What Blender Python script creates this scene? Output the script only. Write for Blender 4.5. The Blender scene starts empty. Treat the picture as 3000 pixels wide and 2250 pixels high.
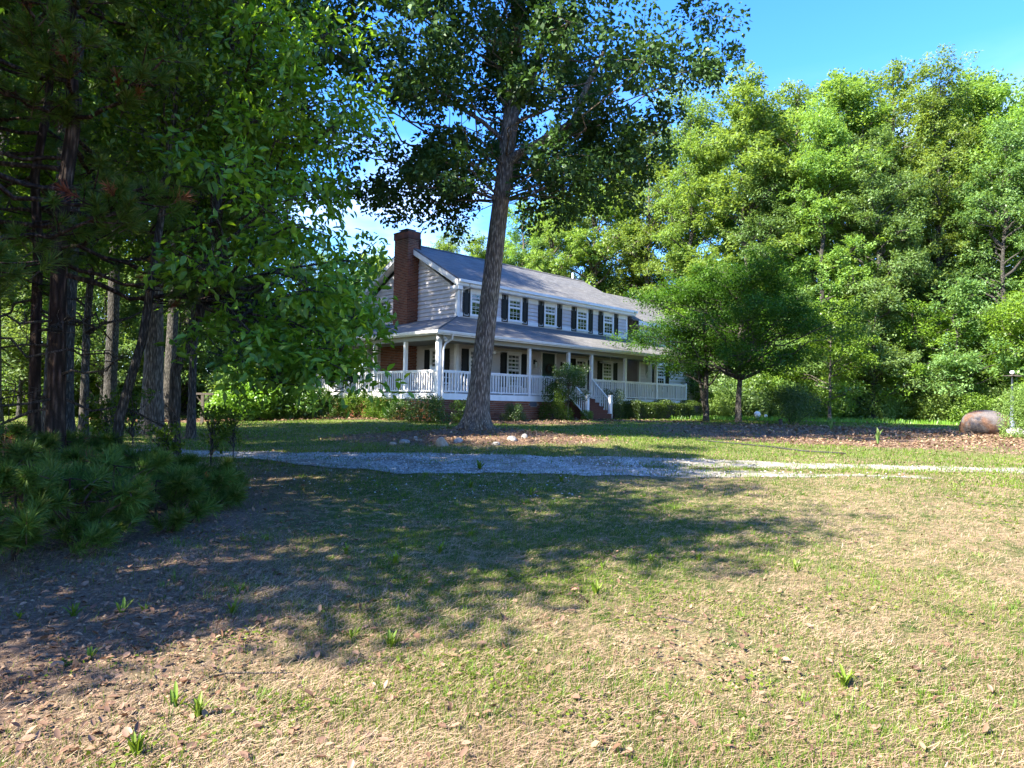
import bpy, math, random
import numpy as np
from mathutils import Matrix, Vector, Euler

# ------------------------------------------------------------------ camera, world, sun
sc = bpy.context.scene
COL = sc.collection
EYE = 1.6
F = 2050.0
PITCH = math.radians(1.6)
ROLL = 0.020
cam_d = bpy.data.cameras.new('camera'); cam = bpy.data.objects.new('camera', cam_d); COL.objects.link(cam)
cam_d.sensor_width = 36.0; cam_d.lens = F / 3000 * 36.0
cam_d.clip_start = 0.05; cam_d.clip_end = 1500
cam.matrix_world = Matrix.Translation((0, 0, EYE)) @ Matrix.Rotation(math.pi / 2 + PITCH, 4, 'X') @ Matrix.Rotation(ROLL, 4, 'Z')
sc.camera = cam

SUN_EL = math.radians(40)
SUN_V = Vector((-0.84, -0.54, 0)).normalized()        # horizontal direction towards the sun
sun_dir = Vector((SUN_V.x * math.cos(SUN_EL), SUN_V.y * math.cos(SUN_EL), math.sin(SUN_EL)))
world = bpy.data.worlds.new('World'); sc.world = world; world.use_nodes = True
wn = world.node_tree; wn.nodes.clear()
w_out = wn.nodes.new('ShaderNodeOutputWorld'); w_bg = wn.nodes.new('ShaderNodeBackground')
w_sky = wn.nodes.new('ShaderNodeTexSky'); w_sky.sky_type = 'NISHITA'; w_sky.sun_disc = False
w_sky.sun_elevation = SUN_EL; w_sky.sun_rotation = math.atan2(SUN_V.x, SUN_V.y)
w_sky.air_density = 1.0; w_sky.dust_density = 0.4; w_sky.ozone_density = 7.0; w_sky.altitude = 100
w_tc = wn.nodes.new('ShaderNodeTexCoord'); w_map = wn.nodes.new('ShaderNodeMapping')
w_map.inputs['Scale'].default_value = (1, 1, 3.2)
w_nz = wn.nodes.new('ShaderNodeTexNoise'); w_nz.inputs['Scale'].default_value = 3.1; w_nz.inputs['Detail'].default_value = 5
w_cr = wn.nodes.new('ShaderNodeValToRGB'); w_cr.color_ramp.elements[0].position = 0.47; w_cr.color_ramp.elements[1].position = 0.74
w_sep = wn.nodes.new('ShaderNodeSeparateXYZ')
w_mr = wn.nodes.new('ShaderNodeMapRange'); w_mr.inputs[1].default_value = 0.18; w_mr.inputs[2].default_value = 0.42
w_mr.inputs[3].default_value = 0.85; w_mr.inputs[4].default_value = 0.0
w_mul = wn.nodes.new('ShaderNodeMath'); w_mul.operation = 'MULTIPLY'
w_mix = wn.nodes.new('ShaderNodeMixRGB'); w_mix.inputs[2].default_value = (3.6, 4.1, 5.2, 1)
w_hs = wn.nodes.new('ShaderNodeHueSaturation'); w_hs.inputs['Saturation'].default_value = 1.2; w_hs.inputs['Hue'].default_value = 0.511; w_hs.inputs['Value'].default_value = 0.84
L = wn.links.new
L(w_tc.outputs['Generated'], w_map.inputs[0]); L(w_map.outputs[0], w_nz.inputs['Vector']); L(w_nz.outputs[0], w_cr.inputs[0])
L(w_tc.outputs['Generated'], w_sep.inputs[0]); L(w_sep.outputs['Z'], w_mr.inputs[0])
L(w_cr.outputs[0], w_mul.inputs[0]); L(w_mr.outputs[0], w_mul.inputs[1]); L(w_mul.outputs[0], w_mix.inputs[0])
L(w_sky.outputs[0], w_hs.inputs['Color']); L(w_hs.outputs[0], w_mix.inputs[1]); L(w_mix.outputs[0], w_bg.inputs[0]); L(w_bg.outputs[0], w_out.inputs[0])
w_bg.inputs[1].default_value = 0.15
sun_l = bpy.data.lights.new('sun', 'SUN'); sun_l.energy = 4.7; sun_l.angle = math.radians(0.5); sun_l.color = (1.0, 0.92, 0.79)
sun_o = bpy.data.objects.new('sun', sun_l); COL.objects.link(sun_o)
sun_o.rotation_euler = sun_dir.to_track_quat('Z', 'Y').to_euler(); sun_o.location = (-30, -10, 40)
sc.view_settings.view_transform = 'Standard'; sc.view_settings.look = 'None'
sc.view_settings.exposure = 2.45; sc.view_settings.gamma = 1.0
sc.render.engine = 'CYCLES'
cy = sc.cycles
cy.max_bounces = 6; cy.diffuse_bounces = 3; cy.glossy_bounces = 2; cy.transmission_bounces = 3; cy.transparent_max_bounces = 4
cy.caustics_reflective = False; cy.caustics_refractive = False
cy.use_denoising = True
try: cy.denoiser = 'OPENIMAGEDENOISE'
except Exception: pass

# ------------------------------------------------------------------ geometry helpers
def hz(px): return 1182 + 0.02 * (px - 1500)
def ux(px, Y): return (px - 1500) / F * Y            # world x of something seen at column px and Y metres away
def uz(px, py, Y): return EYE + (hz(px) - py) / F * Y
def smooth(a, b, x):
    t = np.clip((x - a) / (b - a), 0, 1); return t * t * (3 - 2 * t)
def gz(x, y):
    """ground height"""
    x = np.asarray(x, float); y = np.asarray(y, float)
    a = 0.04 * np.minimum(y, 17)
    b = 0.32 * smooth(15, 34, y)
    z = a + b
    z = z - 0.015 * np.clip(-x - 4, 0, 30) * smooth(12, 25, y)
    z = z + 0.05 * np.sin(x * 0.45 + 1) * np.cos(y * 0.37) * smooth(2, 8, y) * (1 - smooth(24, 30, y) * 0.7)
    z = z + (0.011 * np.sin(3.1 * x + 1.3 * y) * np.sin(2.6 * y - .7 * x + 1) + 0.007 * np.sin(6.3 * x + 2 + y) * np.sin(5.7 * y + 1.1 * x)) * smooth(0, 2, y) * (1 - smooth(14, 18, y))
    # mound at the big oak
    z = z + 0.16 * np.exp(-(((x + 0.95) / 2.2) ** 2 + ((y - 19) / 1.6) ** 2))
    # ground behind the camera stays level
    return z
def gzf(x, y): return float(gz(x, y))

def tag(o, label=None, cat=None, group=None, kind=None):
    if label: o['label'] = label
    if cat: o['category'] = cat
    if group: o['group'] = group
    if kind: o['kind'] = kind
    return o
def empty(name, loc, rz=0, **k):
    o = bpy.data.objects.new(name, None); COL.objects.link(o); o.location = loc; o.rotation_euler = (0, 0, rz)
    o.empty_display_size = 0.2
    return tag(o, **k)
def link(name, mesh, parent=None, loc=(0, 0, 0), rot=(0, 0, 0), scale=None, **k):
    o = bpy.data.objects.new(name, mesh); COL.objects.link(o)
    if parent: o.parent = parent
    o.location = loc; o.rotation_euler = rot
    if scale is not None: o.scale = scale if hasattr(scale, '__len__') else (scale,) * 3
    return tag(o, **k)

class MB:
    """collects verts / faces / face tints"""
    def __init__(s): s.v = []; s.f = []; s.t = []; s.n = 0
    def add(s, v, f, t=None):
        v = np.asarray(v, float).reshape(-1, 3); s.v.append(v)
        for q in f: s.f.append(tuple(int(i) + s.n for i in q))
        s.t += ([0.5] * len(f) if t is None else ([t] * len(f) if np.isscalar(t) else list(t)))
        s.n += len(v); return s
    def box(s, x0, x1, y0, y1, z0, z1, t=None):
        v = [(x0, y0, z0), (x1, y0, z0), (x1, y1, z0), (x0, y1, z0), (x0, y0, z1), (x1, y0, z1), (x1, y1, z1), (x0, y1, z1)]
        return s.add(v, [(0, 3, 2, 1), (4, 5, 6, 7), (0, 1, 5, 4), (1, 2, 6, 5), (2, 3, 7, 6), (3, 0, 4, 7)], t)
    def prism(s, poly, d):
        """poly: 3d points of a planar polygon, d: extrusion vector"""
        n = len(poly); p = np.array(poly, float); q = p + np.array(d, float)
        f = [tuple(range(n - 1, -1, -1)), tuple(range(n, 2 * n))] + [(i, (i + 1) % n, (i + 1) % n + n, i + n) for i in range(n)]
        return s.add(np.vstack([p, q]), f)
    def tube(s, path, rad, seg=8, t=None, cap=True, wob=0, rng=None):
        P = np.array(path, float); n = len(P); rad = np.broadcast_to(rad, (n,)) if np.ndim(rad) < 2 else rad
        T = np.gradient(P, axis=0); T /= np.linalg.norm(T, axis=1)[:, None] + 1e-9
        up = np.array([0, 0, 1.0]) if abs(T[0][2]) < 0.9 else np.array([1.0, 0, 0])
        a = np.cross(T, up); a /= np.linalg.norm(a, axis=1)[:, None] + 1e-9
        b = np.cross(T, a)
        an = np.arange(seg) * 2 * math.pi / seg
        ring = P[:, None, :] + rad[:, None, None] * (np.cos(an)[None, :, None] * a[:, None, :] + np.sin(an)[None, :, None] * b[:, None, :])
        if wob and rng is not None:
            w = 1 + wob * (rng.random((n, seg)) - 0.5)
            ring = P[:, None, :] + (ring - P[:, None, :]) * w[..., None]
        f = []
        for i in range(n - 1):
            for j in range(seg):
                k = (j + 1) % seg
                f.append((i * seg + j, i * seg + k, (i + 1) * seg + k, (i + 1) * seg + j))
        if cap: f.append(tuple(range(seg))); f.append(tuple(range(n * seg - 1, (n - 1) * seg - 1, -1)))
        return s.add(ring.reshape(-1, 3), f, t)
    def mesh(s, name, mat, smooth=False, bevel=0):
        m = bpy.data.meshes.new(name)
        V = np.vstack(s.v) if s.v else np.zeros((0, 3))
        m.from_pydata(V.tolist(), [], s.f)
        a = m.attributes.new('tint', 'FLOAT', 'FACE'); a.data.foreach_set('value', np.array(s.t, dtype=np.float32))
        if smooth: m.polygons.foreach_set('use_smooth', [True] * len(m.polygons))
        m.materials.append(mat)
        m.update(); return m
    def build(s, name, mat, parent=None, smooth=False, loc=(0, 0, 0), rot=(0, 0, 0), **k):
        return link(name, s.mesh(name, mat, smooth), parent, loc, rot, **k)

def fast_mesh(name, V, faces_n, nv, mat, tint, smooth=False):
    """V (N,3); faces: consecutive groups of nv verts or explicit index array (M,k)"""
    m = bpy.data.meshes.new(name)
    V = np.ascontiguousarray(V, dtype=np.float32).reshape(-1, 3); Fi = np.ascontiguousarray(faces_n, dtype=np.int32)
    k = Fi.shape[1]; M = len(Fi)
    m.vertices.add(len(V)); m.vertices.foreach_set('co', V.ravel())
    m.loops.add(M * k); m.loops.foreach_set('vertex_index', Fi.ravel())
    m.polygons.add(M); m.polygons.foreach_set('loop_start', np.arange(0, M * k, k, dtype=np.int32))
    try: m.polygons.foreach_set('loop_total', np.full(M, k, dtype=np.int32))
    except Exception: pass
    if smooth: m.polygons.foreach_set('use_smooth', np.ones(M, dtype=bool))
    a = m.attributes.new('tint', 'FLOAT', 'FACE'); a.data.foreach_set('value', np.asarray(tint, dtype=np.float32))
    m.materials.append(mat); m.update(calc_edges=True); return m

def unit(v): return v / (np.linalg.norm(v, axis=-1, keepdims=True) + 1e-9)

def leaf_quads(P, T, N, Ls, W, tint, fold=0.18):
    """diamond leaves: one folded quad each"""
    T = unit(T); B = unit(np.cross(N, T)); Nn = np.cross(T, B)
    Ls = Ls[:, None]; W = W[:, None]
    mid = P + T * Ls * 0.42
    v = np.stack([P, mid + B * W * 0.5 + Nn * W * fold, P + T * Ls, mid - B * W * 0.5 + Nn * W * fold], 1)
    return v.reshape(-1, 3), np.arange(len(P) * 4).reshape(-1, 4), tint

def leaf_broad(P, T, N, Ls, W, tint, fold=0.2, droop=0.15):
    """two folded halves per leaf, pointed oval outline"""
    T = unit(T); B = unit(np.cross(N, T)); Nn = np.cross(T, B)
    Ls = Ls[:, None]; W = W[:, None]
    def p(a, b): return P + T * Ls * a + B * W * b + Nn * (abs(b) * W * fold * 2 - Ls * droop * a * a)
    v = np.stack([p(0, 0), p(.28, .42), p(.62, .44), p(1, 0), p(.62, -.44), p(.28, -.42)], 1)
    n = len(P); base = (np.arange(n) * 6)[:, None]
    f = np.concatenate([base + np.array([[0, 3, 2, 1]]), base + np.array([[0, 5, 4, 3]])], 0)
    return v.reshape(-1, 3), f, np.concatenate([tint, tint])

# ------------------------------------------------------------------ materials
def new_mat(name):
    m = bpy.data.materials.new(name); m.use_nodes = True; nt = m.node_tree; nt.nodes.clear()
    return m, nt
class N:
    """tiny node helper"""
    def __init__(s, nt): s.nt = nt
    def n(s, typ, **kw):
        o = s.nt.nodes.new('ShaderNode' + typ)
        for k, v in kw.items():
            if k in o.inputs.keys() and not hasattr(o, k): s.set(o.inputs[k], v)
            else: setattr(o, k, v)
        return o
    def set(s, inp, v):
        if hasattr(v, 'is_output') and v.is_output: s.nt.links.new(v, inp)
        elif isinstance(v, (tuple, list)) and len(v) == 3 and inp.type == 'RGBA': inp.default_value = (*v, 1)
        else: inp.default_value = v
    def noise(s, vec, scale, detail=4, rough=0.55, dist=0):
        o = s.n('TexNoise'); s.nt.links.new(vec, o.inputs['Vector']); o.inputs['Scale'].default_value = scale
        o.inputs['Detail'].default_value = detail; o.inputs['Roughness'].default_value = rough; o.inputs['Distortion'].default_value = dist
        return o.outputs[0]
    def ramp(s, fac, stops):
        o = s.n('ValToRGB'); e = o.color_ramp.elements
        while len(e) < len(stops): e.new(0.5)
        for i, (p, c) in enumerate(stops):
            e[i].position = p; e[i].color = (*c, 1) if len(c) == 3 else c
        s.nt.links.new(fac, o.inputs[0]); return o.outputs[0]
    def mix(s, fac, a, b, mode='MIX'):
        o = s.n('MixRGB'); o.blend_type = mode
        s.set(o.inputs[0], fac); s.set(o.inputs[1], a); s.set(o.inputs[2], b); return o.outputs[0]
    def math(s, op, a, b=0.0, clamp=False):
        o = s.n('Math'); o.operation = op; o.use_clamp = clamp; s.set(o.inputs[0], a); s.set(o.inputs[1], b); return o.outputs[0]
    def mapr(s, v, a, b, c=0.0, d=1.0):
        o = s.n('MapRange'); s.set(o.inputs[0], v)
        for i, x in enumerate((a, b, c, d)): o.inputs[i + 1].default_value = x
        return o.outputs[0]
    def scalev(s, vec, sx, sy, sz):
        o = s.n('Mapping'); s.nt.links.new(vec, o.inputs[0]); o.inputs['Scale'].default_value = (sx, sy, sz); return o.outputs[0]
    def obj(s): return s.n('TexCoord').outputs['Object']
    def pos(s): return s.n('NewGeometry').outputs['Position']
    def attr(s, name='tint'):
        o = s.n('Attribute'); o.attribute_name = name; return o.outputs['Fac']
    def bump(s, h, strength=0.5, dist=0.02):
        o = s.n('Bump'); s.set(o.inputs['Height'], h); o.inputs['Strength'].default_value = strength; o.inputs['Distance'].default_value = dist
        return o.outputs[0]
    def out(s, shader): s.nt.links.new(shader, s.n('OutputMaterial').inputs[0])
    def pbr(s, color, rough=0.7, normal=None, metal=0, spec=0.5):
        o = s.n('BsdfPrincipled'); s.set(o.inputs['Base Color'], color); s.set(o.inputs['Roughness'], rough)
        o.inputs['Metallic'].default_value = metal; o.inputs['Specular IOR Level'].default_value = spec
        if normal is not None: s.nt.links.new(normal, o.inputs['Normal'])
        s.out(o.outputs[0]); return o

def leaf_mat(name, c0, c1, tr0, transl=0.4, gloss=0.05, rough=0.4, accent=None):
    m, nt = new_mat(name); n = N(nt)
    t = n.attr()
    oi = n.n('ObjectInfo').outputs['Random']
    col = n.mix(t, c0, c1)
    if accent: col = n.mix(n.math('GREATER_THAN', t, 0.965), col, accent)
    hv = n.n('HueSaturation'); hv.inputs['Value'].default_value = 1
    nt.links.new(col, hv.inputs['Color']); nt.links.new(n.mapr(oi, 0, 1, 0.85, 1.15), hv.inputs['Value'])
    nt.links.new(n.mapr(oi, 0, 1, 0.485, 0.51), hv.inputs['Hue'])
    d = n.n('BsdfDiffuse'); nt.links.new(hv.outputs[0], d.inputs[0])
    tr = n.n('BsdfTranslucent'); nt.links.new(n.mix(1.0, hv.outputs[0], tr0, 'MULTIPLY'), tr.inputs[0])
    mx = n.n('MixShader'); mx.inputs[0].default_value = transl; nt.links.new(d.outputs[0], mx.inputs[1]); nt.links.new(tr.outputs[0], mx.inputs[2])
    g = n.n('BsdfGlossy'); g.inputs['Roughness'].default_value = rough; g.inputs[0].default_value = (0.8, 0.85, 0.9, 1)
    m2 = n.n('MixShader'); m2.inputs[0].default_value = gloss; nt.links.new(mx.outputs[0], m2.inputs[1]); nt.links.new(g.outputs[0], m2.inputs[2])
    n.out(m2.outputs[0]); return m

def bark_mat(name, dark, light, vscale=1.0, lichen=None):
    m, nt = new_mat(name); n = N(nt)
    v = n.scalev(n.obj(), 1, 1, 0.16)
    vor = n.n('TexVoronoi'); nt.links.new(v, vor.inputs['Vector']); vor.inputs['Scale'].default_value = 34 * vscale; vor.feature = 'F1'
    ns = n.noise(n.scalev(n.obj(), 1, 1, 0.3), 22 * vscale, 6, 0.65, 0.4)
    h = n.math('ADD', n.math('MULTIPLY', vor.outputs['Distance'], -0.9), n.math('MULTIPLY', ns, 1.2))
    c = n.ramp(h, [(0.0, tuple(x * 0.45 for x in dark)), (0.28, dark), (0.62, light)])
    big = n.noise(n.obj(), 1.6, 3)
    c = n.mix(n.mapr(big, 0.42, 0.68), c, n.mix(1.0, c, lichen or tuple(x * 1.2 for x in (0.8, 0.85, 0.8)), 'MULTIPLY'))
    n.pbr(c, 0.9, n.bump(h, 1.0, 0.05), spec=0.2); return m

def plain(name, color, rough=0.6, nscale=8, amt=0.12, spec=0.4, metal=0, bumpd=0.0, dirt=None):
    m, nt = new_mat(name); n = N(nt)
    ns = n.noise(n.obj(), nscale, 5, 0.6)
    c = n.mix(n.mapr(ns, 0.3, 0.7), tuple(x * (1 - amt) for x in color), tuple(min(1, x * (1 + amt)) for x in color))
    if dirt: c = n.mix(n.mapr(n.noise(n.scalev(n.obj(), 1, 1, .4), nscale * .3, 6, .7), 0.5, 0.8, 0, dirt), c, (0.22, 0.24, 0.2))
    n.pbr(c, rough, n.bump(ns, 0.4, bumpd) if bumpd else None, metal, spec); return m

M = {}
M['white'] = plain('white_paint', (0.80, 0.80, 0.80), 0.45, 5, 0.05, dirt=0.25)
M['siding'] = plain('grey_siding', (0.60, 0.565, 0.57), 0.6, 3, 0.06, spec=0.3, dirt=0.3)
M['shutter'] = plain('black_shutter', (0.006, 0.006, 0.007), 0.6, 8, 0.2)
M['ceiling'] = plain('porch_ceiling', (0.32, 0.32, 0.29), 0.7, 4, 0.05)
M['floor'] = plain('porch_floor', (0.13, 0.13, 0.13), 0.7, 6, 0.15)
M['metal_dark'] = plain('dark_metal', (0.035, 0.03, 0.03), 0.45, 20, 0.2, metal=0.3)
M['metal_grey'] = plain('weathered_grey', (0.10, 0.12, 0.155), 0.6, 12, 0.15)
M['mortar'] = plain('mortar', (0.30, 0.27, 0.23), 0.95, 60, 0.2, spec=0.1)
M['steps'] = plain('brick_step', (0.12, 0.05, 0.035), 0.85, 30, 0.35, spec=0.2)
M['door'] = plain('front_door', (0.035, 0.05, 0.05), 0.35, 8, 0.15)
M['wreath'] = plain('wreath', (0.05, 0.04, 0.03), 0.8, 80, 0.5)
M['wood_post'] = plain('weathered_wood', (0.14, 0.12, 0.10), 0.9, 25, 0.3, spec=0.1)
M['lamp_glass'] = plain('lamp_glass', (0.55, 0.56, 0.52), 0.15, 3, 0.05, spec=0.6)
M['flood'] = plain('flood_white', (0.8, 0.8, 0.8), 0.3, 3, 0.03)
M['curtain'] = plain('curtain', (0.22, 0.22, 0.21), 0.9, 9, 0.2)
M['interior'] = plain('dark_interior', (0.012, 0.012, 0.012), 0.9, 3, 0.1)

def glass():
    m, nt = new_mat('window_glass'); n = N(nt)
    g = n.n('BsdfGlossy'); g.inputs['Roughness'].default_value = 0.03; g.inputs[0].default_value = (0.9, 0.95, 1, 1)
    ns = n.noise(n.obj(), 2.2, 2); nt.links.new(n.bump(ns, 0.25, 0.02), g.inputs['Normal'])
    t = n.n('BsdfTransparent'); t.inputs[0].default_value = (0.72, 0.76, 0.75, 1)
    fr = n.n('Fresnel'); fr.inputs[0].default_value = 1.5
    f2 = n.math('ADD', fr.outputs[0], 0.10, True)
    mx = n.n('MixShader'); nt.links.new(f2, mx.inputs[0]); nt.links.new(t.outputs[0], mx.inputs[1]); nt.links.new(g.outputs[0], mx.inputs[2])
    n.out(mx.outputs[0]); return m
M['glass'] = glass()

def brick_mat():
    m, nt = new_mat('red_brick'); n = N(nt)
    oi = n.n('ObjectInfo').outputs['Random']; t = n.attr()
    r = n.math('FRACT', n.math('ADD', oi, n.math('MULTIPLY', t, 3.7)))
    c = n.ramp(r, [(0, (0.15, 0.048, 0.032)), (0.35, (0.26, 0.080, 0.046)), (0.7, (0.34, 0.118, 0.066)), (1, (0.24, 0.105, 0.072))])
    ns = n.noise(n.pos(), 35, 5, 0.7)
    c = n.mix(n.mapr(ns, 0.35, 0.75, 0, 0.6), c, (0.10, 0.045, 0.035))
    z = n.n('SeparateXYZ'); nt.links.new(n.pos(), z.inputs[0])
    soot = n.math('MULTIPLY', n.mapr(z.outputs['Z'], 7.4, 9.0), n.mapr(n.noise(n.pos(), 2.5, 5), 0.3, 0.6))
    c = n.mix(n.math('MULTIPLY', soot, 0.8), c, (0.045, 0.035, 0.035))
    n.pbr(c, 0.88, n.bump(ns, 0.5, 0.008), spec=0.2); return m
M['brick'] = brick_mat()

def shingle_mat():
    m, nt = new_mat('roof_shingles'); n = N(nt)
    o = n.obj()
    b = n.n('TexBrick'); nt.links.new(n.n('UVMap').outputs[0], b.inputs['Vector'])
    b.inputs['Scale'].default_value = 1; b.inputs['Brick Width'].default_value = 0.33; b.inputs['Row Height'].default_value = 0.14
    b.inputs['Mortar Size'].default_value = 0.006; b.offset = 0.5
    b.inputs['Color1'].default_value = (0.7, 0.7, 0.7, 1); b.inputs['Color2'].default_value = (1.25, 1.25, 1.25, 1); b.inputs['Mortar'].default_value = (0.45, 0.45, 0.45, 1)
    ns = n.noise(o, 70, 5, 0.8); big = n.noise(o, 0.9, 4)
    c = n.mix(n.mapr(ns, 0.3, 0.7), (0.070, 0.071, 0.072), (0.165, 0.165, 0.162))
    c = n.mix(n.mapr(big, 0.35, 0.7, 0, 0.6), c, (0.165, 0.155, 0.14))
    c = n.mix(0.75, c, b.outputs['Color'], 'MULTIPLY')
    n.pbr(c, 0.8, n.bump(n.math('ADD', b.outputs['Fac'], ns), 0.4, 0.012), spec=0.5); return m
M['shingle'] = shingle_mat()

M['bark_oak'] = bark_mat('oak_bark', (0.22, 0.175, 0.138), (0.50, 0.42, 0.34), 1.0)
M['bark_pine'] = bark_mat('pine_bark', (0.065, 0.046, 0.036), (0.20, 0.145, 0.115), 0.6, (1.1, 0.9, 0.85))
M['bark_grey'] = bark_mat('grey_bark', (0.09, 0.082, 0.072), (0.24, 0.22, 0.195), 1.3)
M['bark_pale'] = bark_mat('pale_bark', (0.17, 0.145, 0.12), (0.36, 0.31, 0.26), 1.0)
M['dead_wood'] = bark_mat('dead_wood', (0.16, 0.13, 0.11), (0.34, 0.30, 0.27), 3.0)

M['leaf_oak'] = leaf_mat('oak_leaf', (0.024, 0.052, 0.014), (0.068, 0.125, 0.030), (1.5, 1.7, 0.8), 0.22, 0.018, 0.5)
M['leaf_big'] = leaf_mat('broad_leaf', (0.052, 0.115, 0.013), (0.175, 0.33, 0.033), (2.1, 1.8, 0.6), 0.38, 0.022, 0.4)
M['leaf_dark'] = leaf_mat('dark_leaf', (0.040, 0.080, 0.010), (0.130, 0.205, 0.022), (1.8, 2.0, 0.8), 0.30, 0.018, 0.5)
M['leaf_wood'] = leaf_mat('woods_leaf', (0.095, 0.180, 0.036), (0.235, 0.355, 0.085), (1.6, 1.5, 0.7), 0.46, 0.02, .5)
M['leaf_wood2'] = leaf_mat('woods_leaf_cool', (0.070, 0.140, 0.038), (0.185, 0.290, 0.085), (1.6, 1.5, 0.8), 0.44, 0.025, .5)
M['leaf_lime'] = leaf_mat('lime_leaf', (0.10, 0.21, 0.026), (0.215, 0.38, 0.048), (1.4, 1.4, 0.5), 0.42, 0.03)
M['leaf_maple'] = leaf_mat('maple_leaf', (0.026, 0.068, 0.010), (0.085, 0.165, 0.020), (1.7, 1.9, 0.7), 0.34, 0.015, .5)
M['leaf_shrub'] = leaf_mat('shrub_leaf', (0.026, 0.060, 0.010), (0.085, 0.155, 0.020), (1.6, 1.8, 0.6), 0.25, 0.05)
M['leaf_hedge'] = leaf_mat('hedge_leaf', (0.030, 0.070, 0.010), (0.10, 0.18, 0.022), (1.6, 1.6, 0.5), 0.25, 0.04)
M['needle'] = leaf_mat('pine_needle', (0.042, 0.088, 0.013), (0.125, 0.20, 0.030), (1.3, 1.6, 0.7), 0.2, 0.02, 0.5)
M['needle_new'] = leaf_mat('pine_new_growth', (0.09, 0.12, 0.020), (0.16, 0.20, 0.035), (1.3, 1.5, 0.5), 0.2, 0.04)
M['needle_dead'] = leaf_mat('pine_dead_needle', (0.17, 0.055, 0.025), (0.32, 0.13, 0.06), (1.2, 1.0, 0.8), 0.2, 0.03)
M['grass_green'] = leaf_mat('green_grass', (0.050, 0.100, 0.010), (0.150, 0.225, 0.022), (1.4, 1.4, 0.6), 0.3, 0.015, .5)
M['grass_dry'] = leaf_mat('dry_grass', (0.24, 0.168, 0.098), (0.52, 0.40, 0.255), (1.2, 1.1, 0.8), 0.2, 0.03)
M['dead_leaf'] = leaf_mat('fallen_leaf', (0.10, 0.055, 0.034), (0.34, 0.225, 0.145), (1.2, 1.0, 0.8), 0.15, 0.02)

def ground_mat():
    m, nt = new_mat('yard_ground'); n = N(nt)
    P = n.pos(); sep = n.n('SeparateXYZ'); nt.links.new(P, sep.inputs[0])
    X, Y = sep.outputs['X'], sep.outputs['Y']
    fine = n.noise(P, 38, 6, 0.75); mid = n.noise(P, 7, 5, 0.65, 0.5); big = n.noise(P, 0.55, 5, 0.6, 0.6); big2 = n.noise(n.scalev(P, 1.7, 1.3, 1), 0.9, 5, 0.6)
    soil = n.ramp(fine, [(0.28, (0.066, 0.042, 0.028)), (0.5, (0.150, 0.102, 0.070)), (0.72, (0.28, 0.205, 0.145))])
    dry = n.ramp(fine, [(0.28, (0.10, 0.066, 0.034)), (0.47, (0.235, 0.168, 0.095)), (0.68, (0.42, 0.325, 0.205))])
    green = n.ramp(fine, [(0.25, (0.018, 0.036, 0.007)), (0.5, (0.045, 0.078, 0.013)), (0.75, (0.105, 0.14, 0.03))])
    mulch = n.ramp(fine, [(0.25, (0.055, 0.034, 0.025)), (0.5, (0.15, 0.095, 0.065)), (0.78, (0.33, 0.22, 0.15))])
    # bare, leaf-strewn soil towards the left foreground; lawn elsewhere
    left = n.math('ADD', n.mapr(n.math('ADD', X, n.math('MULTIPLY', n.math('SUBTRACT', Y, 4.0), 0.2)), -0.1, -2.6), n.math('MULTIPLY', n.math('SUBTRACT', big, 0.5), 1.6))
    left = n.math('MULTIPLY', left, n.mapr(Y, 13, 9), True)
    c = n.mix(n.mapr(n.math('ADD', mid, n.math('MULTIPLY', big2, 0.6)), 0.66, 1.0), dry, green)
    gx = n.math('DIVIDE', n.math('ADD', X, 0.8), 4.2); gy = n.math('DIVIDE', n.math('SUBTRACT', Y, 8.0), 3.6)
    gp = n.math('ADD', n.math('ADD', n.math('MULTIPLY', gx, gx), n.math('MULTIPLY', gy, gy)), n.math('MULTIPLY', n.math('SUBTRACT', big2, 0.5), 2.2))
    c = n.mix(n.math('MULTIPLY', n.mapr(gp, 1.2, .5), n.mapr(mid, .34, .54)), c, green)
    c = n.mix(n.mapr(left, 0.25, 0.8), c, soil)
    # lawn beyond the drive is green
    lawn = n.mapr(n.math('ADD', Y, n.math('MULTIPLY', n.math('SUBTRACT', big, 0.5), 5)), 13.8, 15.6)
    lg = n.mix(n.mapr(n.math('ADD', mid, big2), 0.75, 1.25, 0.0, 0.75), green, dry)
    lg = n.mix(0.45, lg, (0.115, 0.155, 0.022))
    c = n.mix(lawn, c, lg)
    def blob(cx, cy, rx, ry, soft=0.35, wob=0.8):
        a = n.math('DIVIDE', n.math('SUBTRACT', X, cx), rx); b = n.math('DIVIDE', n.math('SUBTRACT', Y, cy), ry)
        d = n.math('ADD', n.math('MULTIPLY', a, a), n.math('MULTIPLY', b, b))
        d = n.math('ADD', d, n.math('MULTIPLY', n.math('SUBTRACT', big2, 0.5), wob * 2))
        return n.mapr(d, 1 + soft, 1 - soft)
    for args in ((-0.9, 17.6, 3.6, 2.0), (13.0, 23.0, 8.5, 5.8, 0.3, 0.7), (20, 19.6, 10.0, 5.2), (-2.9, 27.3, 6.5, 1.6), (-11.5, 26.0, 4.0, 1.2), (4.5, 29.8, 4.5, 1.0), (-7.5, 17.5, 1.6, 1.2)):
        c = n.mix(blob(*args), c, mulch)
    h = n.math('ADD', fine, n.math('MULTIPLY', mid, 1.5))
    n.pbr(c, 0.95, n.bump(h, 0.8, 0.03), spec=0.15); return m
M['ground'] = ground_mat()

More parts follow.
